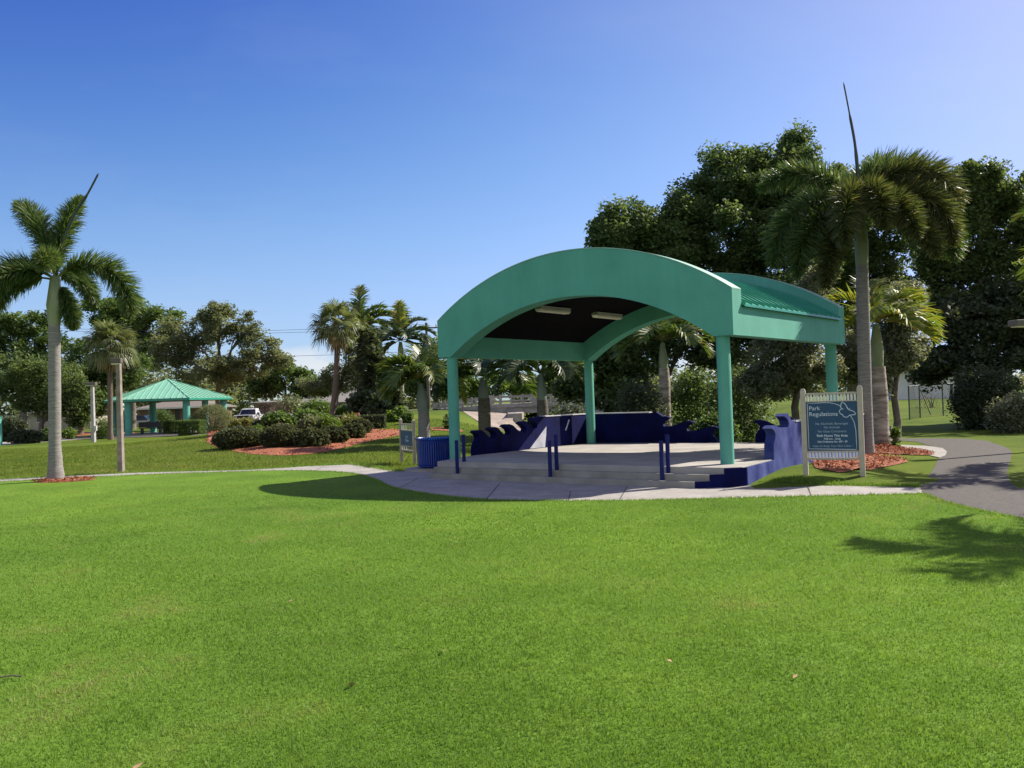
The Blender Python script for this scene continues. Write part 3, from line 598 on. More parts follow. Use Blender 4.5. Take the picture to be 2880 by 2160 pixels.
mb = MB(); d = (R0-QB).normalized(); s = Vector((d.y, -d.x, 0))*.03; mb.prism([(QB+s*.5).to_2d(), (QB+s*1.5).to_2d(), (R0+s*1.5).to_2d(), (R0+s*.5).to_2d()], -.1, .356); mb.build('cheek_wall', 'navy_lit', st)
# wave walls
def wave_poly(tips, zend, send, z0=-.2, first=True):
    p = [(0, z0)]
    a0 = tips[0]
    p += [(a0[0]+.06, a0[1]-.34), (a0[0]+.16, a0[1]-.2), (a0[0]+.18, a0[1]-.12), (a0[0]+.12, a0[1]-.05)] if first else []
    for i, (s, z) in enumerate(tips):
        if i: p += [(s+.10, z-.235), (s+.20, z-.235), (s+.25, z-.17), (s+.20, z-.09), (s+.10, z-.035)]
        p += [(s, z), (s+.10, z+.045), (s+.22, z+.05)]
        nx_ = tips[i+1][0] if i+1 < len(tips) else None
        if nx_: 
            dz = tips[i+1][1]-.235-z; w_ = nx_-s
            p += [(s+.22+w_*.2, z+.01), (s+.22+w_*.4, z+dz*.45), (s+.22+w_*.58, z+dz*.86)]
        else: p += [(s+.42, zend+.02), (s+.6, zend)]
    p += [(send, zend), (send, z0)]
    return p
zf = .36
def wall(name, label, a, b, tips, zend, mt, outward, group=None, first=True, capm=True, thick=.2):
    a = Vector(a); b = Vector(b); d = (b-a); ln = d.length; d = d/ln; mid = a
    pl_ = [(q[0], q[1]+zf) for q in wave_poly(tips, zend, ln, -.4, first)]
    o = thing(name, a, label, 'wall', group); mb = MB(); nv = d.cross(Vector((0, 0, 1)))
    org = Vector((0, 0, 0))
    if outward < 0: org = -nv*thick
    mb.slab(org, d, (0, 0, 1), pl_, thick); mb.build('wall_panel', mt, o)
    if capm:
        t0 = tips[-1][0]+.62; c = MB(); c.box(org+d*((t0+ln)/2)+nv*thick*.5+Vector((0, 0, zend+zf+.014)), (ln-t0, thick+.03, .028), rz=math.atan2(d.y, d.x)); c.build('wall_cap', 'cap', o)
    return o
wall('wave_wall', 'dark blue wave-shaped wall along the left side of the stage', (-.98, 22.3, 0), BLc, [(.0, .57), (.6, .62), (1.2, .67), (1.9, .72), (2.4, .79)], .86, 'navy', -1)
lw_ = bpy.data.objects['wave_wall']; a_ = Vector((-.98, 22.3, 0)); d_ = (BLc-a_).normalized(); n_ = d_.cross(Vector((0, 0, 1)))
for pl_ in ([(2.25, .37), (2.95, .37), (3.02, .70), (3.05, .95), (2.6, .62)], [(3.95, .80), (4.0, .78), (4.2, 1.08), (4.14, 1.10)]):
    mb = MB(); mb.slab(n_*.004, d_, (0, 0, 1), pl_, .004); o_ = mb.build('pale_patch', 'palepatch', lw_)
bd = (BRc-BLc).normalized(); bl = (BRc-BLc).length
s1 = 4.0; e1 = BLc+bd*s1
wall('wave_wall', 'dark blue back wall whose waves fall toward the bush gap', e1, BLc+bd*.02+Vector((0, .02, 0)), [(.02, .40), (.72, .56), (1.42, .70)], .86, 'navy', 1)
e2 = BLc+bd*(s1+.95)
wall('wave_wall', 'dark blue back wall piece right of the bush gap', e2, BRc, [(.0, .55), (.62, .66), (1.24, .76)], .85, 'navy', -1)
wall('wave_wall', 'sunlit purple-blue wave wall along the right side of the stage', R0, BRc-Vector((.05, .12, 0)), [(-.05, .62), (.62, .84)], .70, 'navy_lit', -1)
mb = MB(); d = (BRc-R0).normalized(); nv = d.cross(Vector((0, 0, 1)))
# railing posts
pp = [((1286.5, 1332), .12, .72, 'front blue post beside the left green column'), ((1305.8, 1313.8), .24, .71, 'rear blue post just right of the left green column'), ((1548, 1341), .12, .72, 'front blue post in the middle of the stage steps'), ((1566, 1322), .24, .71, 'rear blue post in the middle of the stage steps'), ((1863, 1350.7), .12, .72, 'front blue post near the right end of the steps'), ((1880, 1330), .24, .71, 'rear blue post near the right end of the steps')]
for (u, v), z, h, lb in pp:
    p = G(u/K, v/K, z); o = thing('railing_post', p, lb, 'post', 'blue posts on the stage steps')
    mb = MB(); mb.tube([(0, 0, -.05), (0, 0, h)], .041, 16); mb.build('shaft', 'bpost', o); mb = MB(); mb.tube([(0, 0, h), (0, 0, h+.012), (0, 0, h+.02)], [.044, .044, .03], 16); mb.build('cap', 'bpost', o)
# ------------------------------------------------------------------ pavilion
pv = thing('bandshell_pavilion', O, 'large sea-green stage pavilion with arched beams and a barrel metal roof on four columns', 'pavilion', rz=-TH)
def circ(c, k, h, x, x0): Rr = (c*c+k*k)/(2*k); return h-Rr+math.sqrt(max(0, Rr*Rr-(x-x0)**2))
def outer(x): return circ(W/2, ZA-ZT, ZA, x, W/2)
def innr(x): return circ(W/2-.42, 3.9-ZB, 3.9, x, W/2)
T = .40
def arch(name, y):
    n = 48; p = [(0, ZB)]+[(W*i/n, outer(W*i/n)) for i in range(n+1)]+[(W, ZB)]+[(.42+(W-.84)*(n-i)/n, innr(.42+(W-.84)*(n-i)/n)) for i in range(n+1)]
    mb = MB(); N2 = len(p)
    a = [(q[0], y, q[1]) for q in p]; b = [(q[0], y+T, q[1]) for q in p]
    mb.add(a+b, [tuple(range(N2)), tuple(range(N2, 2*N2))[::-1]]+[(i, N2+i, N2+(i+1) % N2, (i+1) % N2) for i in range(N2)])
    o = mb.build(name, 'stucco', pv); c = MB(); tv = []; tf = []
    for i in range(n+1):
        x = W*i/n; z = outer(x)+.006; tv += [(x, y-.004, z), (x, y+T+.004, z), (x, y+T+.004, z+.022), (x, y-.004, z+.022)]
    for i in range(n):
        for k in range(4): tf.append((i*4+k, i*4+(k+1) % 4, (i+1)*4+(k+1) % 4, (i+1)*4+k))
    c.add(tv, tf+[(0, 1, 2, 3), (n*4+3, n*4+2, n*4+1, n*4)]); c.build('sunlit_coping', 'sunlit_coping', o); return o
arch('front_arch', 0); arch('rear_arch', D-T)
for x in (.003, W-.303):
    mb = MB(); mb.box((x+.15, D/2, (ZB+.003+3.36)/2), (.3, D-2*T, 3.36-ZB-.003)); mb.build('side_beam', 'stucco', pv)
for x, y in ((.30, .17), (W-.30, .17), (.30, D-.17), (W-.30, D-.17)):
    mb = MB(); mb.tube([(x, y, .34), (x, y, ZB+.02)], .132, 28); mb.build('column', 'stucco', pv)
n = 40; rv = []; rf = []; y0, y1 = T-.004, D-T+.004
def rz_(x): 
    xx = min(max(x, 0), W); return outer(xx)-.25+(-.02 if x != xx else 0)
xs = [-.07+(W+.14)*i/n for i in range(n+1)]
for x in xs: rv += [(x, y0, rz_(x)), (x, y1, rz_(x)), (x, y1, rz_(x)-.045), (x, y0, rz_(x)-.045)]
for i in range(n):
    for k in range(4): rf.append((i*4+k, i*4+(k+1) % 4, (i+1)*4+(k+1) % 4, (i+1)*4+k))
rf += [(0, 3, 2, 1), (n*4, n*4+1, n*4+2, n*4+3)]
mb = MB(); mb.add(rv, rf); ns = int((y1-y0)/.29)
for j in range(ns+1):
    y = y0+.05+j*(y1-y0-.1)/ns; sv_ = []; sf = []
    for x in xs: sv_ += [(x, y-.009, rz_(x)-.01), (x, y-.009, rz_(x)+.034), (x, y+.009, rz_(x)+.034), (x, y+.009, rz_(x)-.01)]
    for i in range(n):
        for k in (0, 1, 2): sf.append((i*4+k, i*4+k+1, (i+1)*4+k+1, (i+1)*4+k))
    sf += [(0, 1, 2, 3), (n*4+3, n*4+2, n*4+1, n*4)]; mb.add(sv_, sf)
mb.build('metal_roof', 'roof', pv)
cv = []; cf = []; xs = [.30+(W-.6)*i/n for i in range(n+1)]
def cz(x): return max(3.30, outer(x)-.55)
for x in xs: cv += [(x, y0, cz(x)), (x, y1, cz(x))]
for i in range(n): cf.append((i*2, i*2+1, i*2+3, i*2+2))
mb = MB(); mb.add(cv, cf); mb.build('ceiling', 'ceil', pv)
inv = pv.matrix_basis.inverted() if False else Matrix.Rotation(TH, 4, 'Z') @ Matrix.Translation(-O)
for (u, v) in ((1195, 668), (1312, 681)):
    q = None
    for t in np.linspace(12, 40, 900):
        p = inv @ (Vector((0, 0, H))+ray(u*K, v*K)*t)
        if .4 < p.x < W-.4 and p.z > cz(p.x)-.06: q = p; break
    if q:
        q.z = cz(q.x)-.05
        mb = MB(); mb.box((q.x, q.y, q.z+.01), (.2, 1.25, .07)); o = mb.build('ceiling_light', 'headg', pv); mb = MB(); mb.box((q.x, q.y, q.z-.06), (.17, 1.2, .07), taper=1.1); mb.build('diffuser', 'fix', o, bevel=.02)
# ------------------------------------------------------------------ signs
def text(body, size, mt, parent, loc, rot, align='LEFT', shear=0., ext=.002, name='lettering', bold=0.):
    c = bpy.data.curves.new(name, 'FONT'); c.body = body; c.size = size; c.align_x = align; c.extrude = ext; c.shear = shear; c.offset = bold
    o = bpy.data.objects.new(name+'_tmp', c); COL.objects.link(o); bpy.context.view_layer.update()
    me = bpy.data.meshes.new_from_object(o.evaluated_get(bpy.context.evaluated_depsgraph_get())); bpy.data.objects.remove(o)
    me.materials.clear(); me.materials.append(M[mt]); q = bpy.data.objects.new(name, me); COL.objects.link(q); q.parent = parent; q.location = loc; q.rotation_euler = rot
    return q
a = G(1741, 1025); b = G(1864, 1026.5); sgn = thing('park_sign', a, 'beige framed Park Regulations sign with teal panel and picket slats', 'sign', rz=math.atan2((b-a).y, (b-a).x))
Ws = (b-a).to_2d().length; q_ = Ws/848.
def Z(y): return (1540-y)*q_
def Xs(x): return (x-247)*q_
def signpost(x, top, parent, mt, w=.094, lean=0):
    mb = MB(); z1 = top; mb.box((x, 0, (z1-.2)/2), (w, w, z1+.2)); mb.build('post', mt, parent, bevel=.008)
    mb = MB(); mb.box((x, 0, z1+.022), (w, w, .044), taper=.45); mb.build('post_cap', mt, parent)
signpost(0, Z(205), sgn, 'swood'); signpost(Ws, Z(180), sgn, 'swood')
for y, h in ((258, 30), (380, 16), (1175, 22), (1292, 30)):
    mb = MB(); mb.box((Ws/2, 0, Z(y)), (Ws-.094, .05, h*q_)); mb.build('rail', 'swood', sgn, bevel=.004)
for y0_, y1_ in ((273, 372), (1186, 1277)):
    for k in range(15):
        x = .047+.035+(Ws-.094-.07)*k/14; mb = MB(); mb.box((x, 0, (Z(y0_)+Z(y1_))/2), (.034, .022, (y1_-y0_)*q_-.002)); mb.build('picket', 'slat', sgn)
mb = MB(); mb.box((Ws/2, 0, (Z(389)+Z(1163))/2), (Ws-.094-.004, .03, 774*q_)); pan = mb.build('panel', 'spanel', sgn)
def line(pts, r, parent, mt='sletter', name='border_line', y=-.018): mb = MB(); mb.tube([(Xs(p[0]), y, Z(p[1])) for p in pts], r, 6); return mb.build(name, mt, parent)
line([(310, 770), (310, 410), (440, 404), (560, 402), (640, 405), (700, 415), (760, 436), (812, 465)], .0065, pan)
line([(310, 770), (310, 1132), (660, 1140), (1022, 1148), (1022, 1000), (1020, 850), (1002, 730), (975, 660), (945, 612)], .0065, pan)
bf = [(822, 505), (808, 470), (822, 415), (836, 396), (858, 412), (886, 445), (905, 490), (925, 522), (958, 532), (1000, 552), (1026, 578), (1020, 600), (985, 604), (935, 607), (915, 632), (885, 642), (850, 630), (832, 598), (800, 580), (786, 548), (800, 520), (822, 505), (850, 510)]
line(bf, .008, pan, name='butterfly_outline'); line([(918, 500), (902, 476)], .005, pan, name='butterfly_antenna'); line([(935, 512), (945, 497)], .005, pan, name='butterfly_antenna')
rt_ = (PI/2, 0, 0)
text('Park', .108, 'sletter', pan, (Xs(330), -.018, Z(518)), rt_); text('Regulations', .108, 'sletter', pan, (Xs(330), -.018, Z(612)), rt_)
for s_, y, sz, sh, bo in (('No Alcoholic Beverages', 752, .058, 0, 0), ('No Animals', 810, .058, 0, 0), ('No Glass Containers', 874, .058, 0, 0), ('Park Hours This Area', 942, .060, 0, .0012), ('7:00 a.m. - Dusk', 988, .044, 0, .001), ('City Ordinance No. 387 - 09', 1033, .044, 0, .001), ('Help Us Keep Your Park Clean !', 1104, .052, .25, 0)):
    text(s_, sz, 'sletter2' if y < 930 or y > 1050 else 'sletter', pan, (Xs(666), -.018, Z(y)), rt_, 'CENTER', sh, bold=bo)
a = G(868, 999); b = G(896, 1004); s2 = thing('park_sign', a, 'small weathered sign board beside the blue trash bin', 'sign', rz=math.atan2((b-a).y, (b-a).x)); Ws = (b-a).to_2d().length
hh = 92*a.y/1897; signpost(0, hh, s2, 'gwood', .085); signpost(Ws, hh*.98, s2, 'gwood', .085)
for z, h in ((.90, .03), (.76, .02), (.40, .02), (.30, .03)):
    mb = MB(); mb.box((Ws/2, 0, hh*z), (Ws-.085, .05, h*hh)); mb.build('rail', 'gwood', s2)
for z0_, z1_ in ((.775, .885), (.315, .39)):
    for k in range(6): mb = MB(); mb.box((.0425+.04+(Ws-.165)*k/5, 0, hh*(z0_+z1_)/2), (.05, .02, hh*(z1_-z0_)-.004)); mb.build('picket', 'slat' if k < 3 else 'gwood', s2)
mb = MB(); mb.box((Ws/2, 0, hh*.58), (Ws-.09, .03, hh*.335)); pan = mb.build('panel', 'spanel', s2)
text('Park', .115, 'sletter2', pan, (Ws/2, -.018, hh*.585), rt_, 'CENTER', bold=.001); text('Pavilion', .115, 'sletter2', pan, (Ws/2, -.018, hh*.50), rt_, 'CENTER', bold=.001)
# ------------------------------------------------------------------ trash bin
tb = G(938, 1007, .1); tb = thing('trash_bin', (tb.x, tb.y, 0), 'blue slatted steel litter bin beside the left green column', 'trash bin')
mb = MB(); mb.prism(ring(0, 0, .75, .6, 18), -.05, .07); mb.build('concrete_pad', 'conc', tb)
mb = MB(); nb_ = 46
for k in range(nb_):
    a = 2*PI*k/nb_; t = Vector((-math.sin(a), math.cos(a), 0)); pr = [(.40, .10), (.425, .16), (.425, .70), (.44, .76), (.49, .83)]
    for j in range(len(pr)-1):
        p0 = Vector((pr[j][0]*math.cos(a), pr[j][0]*math.sin(a), pr[j][1])); p1 = Vector((pr[j+1][0]*math.cos(a), pr[j+1][0]*math.sin(a), pr[j+1][1])); mb.add([p0-t*.017, p0+t*.017, p1+t*.017, p1-t*.017], [(0, 1, 2, 3)]); o_ = Vector((math.cos(a), math.sin(a), 0))*.008; mb.add([p0-t*.017-o_, p0+t*.017-o_, p1+t*.017-o_, p1-t*.017-o_], [(3, 2, 1, 0)])
mb.build('slat_cage', 'bin', tb)
for z, r_ in ((.12, .405), (.72, .43)):
    mb = MB(); mb.tube([(r_*math.cos(2*PI*k/36), r_*math.sin(2*PI*k/36), z) for k in range(37)], .012, 6, False); mb.build('hoop', 'bin', tb)
mb = MB(); mb.tube([(0, 0, .1), (0, 0, .74)], .385, 28, True); mb.build('liner', 'navy', tb)
mb = MB(); mb.tube([(.40*math.cos(2*PI*k/36), .40*math.sin(2*PI*k/36), .79) for k in range(37)], .03, 6, False); mb.build('lid_ring', 'binlid', tb)
# ------------------------------------------------------------------ palms in the scene
def loc(base, u, v, Y=None):
    p = AT(u, v, Y if Y else base.y); return p-base
# tall foxtail palm, left lawn
b = G(120, 1040); t = thing('foxtail_palm', b, 'tall grey-trunked foxtail palm alone at the left edge of the lawn', 'palm tree', 'foxtail palms on the lawn')
pts = [(0, 0, -.1)]+[loc(b, *q) for q in ((120.5, 1036), (119.5, 1000), (118.5, 960), (118, 850), (117.5, 745), (117, 700))]
palm_trunk(t, pts, [.26, .215, .172, .148, .15, .146, .14], 'trunk', 1)
s0, s1_ = loc(b, 117, 702), loc(b, 119, 596); shaft(t, s0, s1_, .145, .20, .115, 'shaft'); tp = s1_-Vector((0, 0, .12))
for f in ((4, 58, 3.0, 165, .44), (177, 50, 3.1, 140, .48), (150, 86, 2.9, 62, .42), (60, 87, 2.5, 30, .36), (188, 22, 2.3, 100, .42), (18, -58, 1.35, 26, .30), (-75, 70, 1.6, 120, .34), (80, 45, 2.0, 120, .34), (215, 45, 2.1, 130, .38)):
    frond(t, tp, f[0], f[1], f[2], f[3], 'fox', plume=f[4], nl=150, lw=.027, pw=.9)
mb = MB(); p0 = tp+Vector((0, 0, .5)); e = loc(b, 213, 374); q1 = loc(b, 160, 465); mb.tube(arc_pts([tp, p0+Vector((.15, 0, .3)), q1, (q1+e)/2+Vector((.03, 0, .0)), e], 6), [.05]*6+[.045]*6+[.04]*6+[.025]*6+[.006], 8); mb.build('spear_leaf', 'spear', t)
mb = MB(); mb.tube(arc_pts([loc(b, 112, 690), loc(b, 106, 672), loc(b, 105, 655)], 3), [.03, .05, .06, .06, .05, .04, .015], 8); mb.build('flower_bud', 'shaft', t)
# tall foxtail palm right, behind the sign
b = G(1873, 985); t = thing('foxtail_palm', b, 'tall bushy foxtail palm rising behind the regulations sign', 'palm tree', 'foxtail palms on the lawn')
pts = [(0, 0, -.1)]+[loc(b, *q) for q in ((1873, 980), (1872, 940), (1869, 850), (1866, 740), (1862, 572))]
palm_trunk(t, pts, [.2, .185, .165, .16, .16, .15], 'trunk', 1)
s0, s1_ = loc(b, 1862, 575), loc(b, 1858, 452); shaft(t, s0, s1_, .15, .175, .10, 'shaft'); tp = s1_-Vector((0, 0, .1))
for f in ((168, 68, 3.0, 112, .42), (30, 86, 3.4, 160, .44), (2, 80, 3.4, 178, .48), (-22, 72, 3.4, 178, .46), (-12, 44, 3.2, 140, .48), (-38, 54, 3.1, 150, .44), (188, 44, 3.4, 136, .48), (200, 20, 3.0, 110, .46), (238, 50, 3.0, 146, .46), (265, 60, 2.5, 152, .42), (60, 74, 3.0, 136, .44), (110, 66, 2.8, 128, .44), (140, 50, 2.9, 125, .44), (285, 36, 2.6, 116, .42), (218, -14, 2.7, 66, .42), (-55, 10, 2.6, 84, .40), (35, 58, 3.2, 136, .44), (10, 58, 3.4, 156, .44)):
    frond(t, tp, f[0], f[1], f[2]*1.02, f[3], 'foxr' if f[0] > 200 or f[0] < -15 else 'fox', plume=f[4], nl=150, lw=.026, pw=1.2 if f[1] >= 66 else .85)
mb = MB(); e = loc(b, 1822, 177); mb.tube(arc_pts([tp, loc(b, 1856, 420), loc(b, 1848, 320), loc(b, 1835, 245), e], 6), [.05]*6+[.045]*6+[.035]*6+[.02]*6+[.005], 8); mb.build('spear_leaf', 'spear', t)
def feather_palm(name, label, u, Y, trunk, rad, mt, crown, L_, fr, fm, sh=None, shm='shaftg', vb=None, nl=46, lw=.05, ll=.5, group=None, spear=None, plume=None):
    """trunk: [(u,v)...] from the foot up in photo pixels; crown: (u,v)"""
    b = B(u, Y); t = thing(name, b, label, 'palm tree', group)
    pts = [(0, 0, -.1), (0, 0, .02)]+[loc(b, *q) for q in trunk]; palm_trunk(t, pts, [rad*1.25, rad*1.15]+[rad]*(len(trunk)-1)+[rad*.92], mt, 1)
    tp = loc(b, *crown)
    if sh: shaft(t, loc(b, *sh[0]), loc(b, *sh[1]), sh[2], sh[3], sh[4], shm)
    for f in fr: frond(t, tp, f[0], f[1], L_*f[2], f[3], f[4] if len(f) > 4 else fm, mode='plume' if plume else 'flat', plume=plume or .4, nl=nl, lw=lw, ll=ll)
    if spear: mb = MB(); e = loc(b, *spear); mb.tube([tp, tp.lerp(e, .5), e], [.06, .05, .01], 6); mb.build('spear_leaf', 'bright_spear', t)
    return t
M['bright_spear'] = mat('young spear leaf', (.16, .22, .05), .5, .2)
feather_palm('christmas_palm', 'short palm with scarred ringed trunk right behind the tall foxtail palm', 1904, G(1904, 963).y, [(1902, 930), (1900, 860), (1895, 792)], .24, 'trunkpat', (1892, 695), 2.0,
  [(0, 35, 1.0, 95), (12, 60, .9, 85), (30, 62, .95, 80), (178, 30, 1.0, 85, 'featheryl'), (160, 62, .8, 75), (-25, 25, .95, 90, 'featheryl'), (205, 15, .9, 80), (80, 75, .85, 50), (-70, 30, .8, 95), (240, 40, .85, 95), (-5, 5, .95, 62, 'featheryl'), (100, 40, .9, 90)], 'featheryl', ((1895, 794), (1892, 700), .17, .2, .09), 'shaft', ll=.62, lw=.06, nl=44)
yb = G(917, 962).y
feather_palm('bottle_palm', 'short palm with pale swollen crownshaft behind the blue trash bin', 917, yb, [(917, 955), (916, 920), (915, 886)], .22, 'trunk', (908, 815), 1.8,
  [(5, 45, 1.0, 105), (178, 35, 1.0, 110), (160, 55, 1.0, 100), (30, 62, 1.0, 90), (90, 78, .9, 60), (200, 15, .95, 95, 'featheryl'), (-20, 25, 1.1, 105, 'featheryl'), (230, 40, .9, 125), (-60, 45, .9, 120), (185, 62, .8, 85), (-5, 8, 1.15, 88, 'featheryl'), (212, -5, .9, 72), (140, 35, .95, 95), (55, 40, 1., 100)], 'feather', ((915, 888), (909, 828), .225, .235, .10), 'shaftg', ll=.7, lw=.075, nl=40)
feather_palm('palm_tree', 'dark rough-trunked palm seen through the left of the pavilion', 1047, 34, [(1047, 925), (1046, 885), (1045, 860)], .24, 'trunkdk', (1043, 812), 2.3,
  [(0, 40, 1.0, 110), (15, 15, 1.05, 85, 'feather'), (175, 40, .9, 110), (190, 12, .9, 80), (60, 60, .9, 90), (120, 60, .9, 90), (-40, 35, .9, 110), (220, 40, .9, 110), (-15, 60, 1.0, 105, 'feather'), (170, 65, .9, 90), (270, 55, .8, 120)], 'featherdk', ((1045, 862), (1043, 815), .2, .2, .08), 'shaftg', ll=.62, lw=.07)
feather_palm('palm_tree', 'dark-trunked palm near the middle of the view through the pavilion', 1173, 32, [(1173, 905), (1172, 885), (1171, 864)], .2, 'trunkdk', (1168, 805), 2.2,
  [(0, 40, 1.0, 110), (178, 45, 1.0, 110), (195, 20, .9, 95), (-20, 20, .9, 90), (60, 60, .9, 90), (120, 60, .9, 90), (230, 40, .9, 110), (-60, 40, .9, 110), (20, 65, 1., 100), (160, 65, .9, 95)], 'featherdk', ((1171, 866), (1168, 808), .17, .18, .08), 'shaftg', ll=.6, lw=.07)
feather_palm('palm_tree', 'pale ringed palm behind the back wave wall under the arch', 1437, 31, [(1437, 880), (1436, 830), (1434, 795)], .19, 'trunkpat', (1431, 735), 1.9,
  [(0, 45, 1.0, 105, 'feather'), (178, 40, 1.0, 110), (195, 15, 1.0, 80), (-20, 20, 1.0, 95), (60, 60, .9, 90), (120, 60, .9, 90), (235, 45, .9, 110), (-60, 40, .9, 110), (25, 65, 1., 95), (160, 65, .9, 95), (90, 80, .8, 40)], 'feather', ((1434, 797), (1431, 740), .15, .16, .07), 'shaft', ll=.6, lw=.065)
feather_palm('royal_palm', 'royal palm with spread arched fronds left of the pavilion roof', 866, 58, [(866, 870), (866, 790), (866, 765)], .2, 'barklt', (865, 735), 2.6,
  [(5, 48, 1.0, 95), (178, 48, 1.0, 95), (10, 12, 1.0, 75), (172, 10, 1.05, 70), (40, 70, 1.0, 80), (140, 70, .9, 80), (90, 80, .9, 40), (-30, 30, .9, 90), (215, 30, .9, 90), (-70, 45, .9, 100), (250, 45, .9, 100), (20, -15, .85, 60), (160, -18, .85, 55), (100, 88, 1.0, 12, 'featheryl')], 'featherdk', ((866, 768), (865, 738), .18, .19, .1), 'shaft', ll=.75, lw=.12, nl=36)
feather_palm('palm_tree', 'yellowing twin-stem palm just right of the leaning fan palm', 784, 62, [(783, 850), (782, 790), (781, 750)], .26, 'barklt', (778, 705), 2.6,
  [(5, 55, 1.1, 90), (178, 60, .9, 90), (0, 20, 1.15, 75), (30, 70, 1., 80), (130, 80, .9, 60), (-30, 35, 1.0, 115), (215, 35, .9, 125), (-80, 40, 1.0, 140, 'featheryl'), (250, 10, 1.0, 105, 'featheryl'), (-50, 0, 1.0, 90, 'featheryl'), (90, 85, 1.2, 25), (15, 42, 1.2, 80)], 'feather', ((781, 752), (778, 708), .2, .2, .12), 'shaft', ll=.75, lw=.12, nl=36)
# off to the right, only frond tips and shadows reach the view
for (px, py, h, lb, sc) in ((12.1, 11.7, 5.6, 'palm beyond the right edge that shades the near lawn', 1.0), (13.9, 18.2, 4.7, 'palm whose yellow frond tips hang in at the right edge', 1.05)):
    b = Vector((px, py, 0)); t = thing('palm_tree', b, lb, 'palm tree'); palm_trunk(t, [(0, 0, -.1), (0, 0, .05), (.03, 0, h*.5), (0, 0, h-.6)], [.24, .22, .18, .16], 'trunk', 1); shaft(t, (0, 0, h-.62), (0, 0, h), .16, .19, .1, 'shaft')
    for k in range(13): frond(t, (0, 0, h-.1), k*27.7+8, 62-(k*37 % 60), 3.3*sc*random.uniform(.85, 1.05), 95+random.uniform(-10, 20), 'foxr' if sc == 1 else 'feather', mode='flat', nl=60, lw=.06, ll=.62)
def sabal(label, u, Y, trunk, crown, rad, n, lr, pet, dead=8, tr=.2, mt='trunkbr', squash=1.):
    b = B(u, Y); t = thing('sabal_palm', b, label, 'palm tree', 'fan palms')
    palm_trunk(t, [(0, 0, -.1), (0, 0, .02)]+[loc(b, *q) for q in trunk], [tr*1.25, tr*1.2]+[tr]*(len(trunk)-1)+[tr*.9], mt, 0); tp = loc(b, *crown)
    for k in range(n):
        e = 82-118*((k+.5)/n)**.9+random.uniform(-8, 8); fanleaf(t, tp, k*137.5+random.uniform(-12, 12), e, pet*random.uniform(.85, 1.15), lr*random.uniform(.9, 1.1), 'fan', droop=.35+.5*(k/n))
    for k in range(dead): fanleaf(t, tp-Vector((0, 0, .1)), k*360/max(dead, 1)+random.uniform(-20, 20), -48-random.uniform(0, 28), pet*.7, lr*.8, 'deadfan', name='dead_fan_leaf', nseg=18, droop=.8)
    return t
p = G(715, 913)
sabal('tall leaning fan palm rising from the back of the shrub bed', 715, min(p.y, 56), [(716, 905), (722, 860), (727, 800), (729, 740), (729, 715)], (727, 700), 1, 34, .95, .85, 6, .15)
sabal('straight fan palm between the two lamp posts at left', 238, 58, [(238, 930), (238, 870), (238, 800), (239, 770)], (239, 742), 1, 40, 1.25, .95, 16, .165)
# ------------------------------------------------------------------ street lamps
def lamp(label, u, Y, vtop, w=.15, head=(.62, .34, .16), hm='head', dx=0, pm='pole', square=True):
    b = B(u, Y); z = AT(u, vtop, Y).z-b.z; t = thing('lamp_post', b, label, 'lamp post', 'park lamp posts')
    mb = MB(); mb.box((0, 0, (z-.25)/2), (w, w, z+.25), taper=.78, rz=R(-5)); mb.build('pole', pm, t, bevel=.012)
    mb = MB(); mb.box((dx, 0, z+head[2]/2), head, rz=R(8)); o = mb.build('lamp_head', hm, t, bevel=.02); mb = MB(); mb.box((dx, 0, z-.015), (head[0]*.8, head[1]*.8, .028), rz=R(8)); mb.build('lens', 'fix', o)
    mb = MB(); mb.box((0, 0, z-.05), (w*.55, w*.55, .12)); mb.build('neck', hm, t)
    return t
lamp('tall square concrete lamp post with dark flat head at left lawn edge', 259, G(259, 1022).y, 785, .155, (.30, .24, .15), dx=-.06)
l2 = lamp('pale grey lamp post farther back beside the mulch bed at left', 201, 54, 832, .22, (.66, .42, .18), 'head', -.1, 'poleg')
mb = MB(); mb.box((.16, -.05, .85), (.14, .14, .3)); mb.build('junction_box', 'headg', l2)
lamp('grey lamp post at the right edge with its head among dark trees', 2246, 22, 703, .16, (.62, .36, .15), 'headb', -.3)
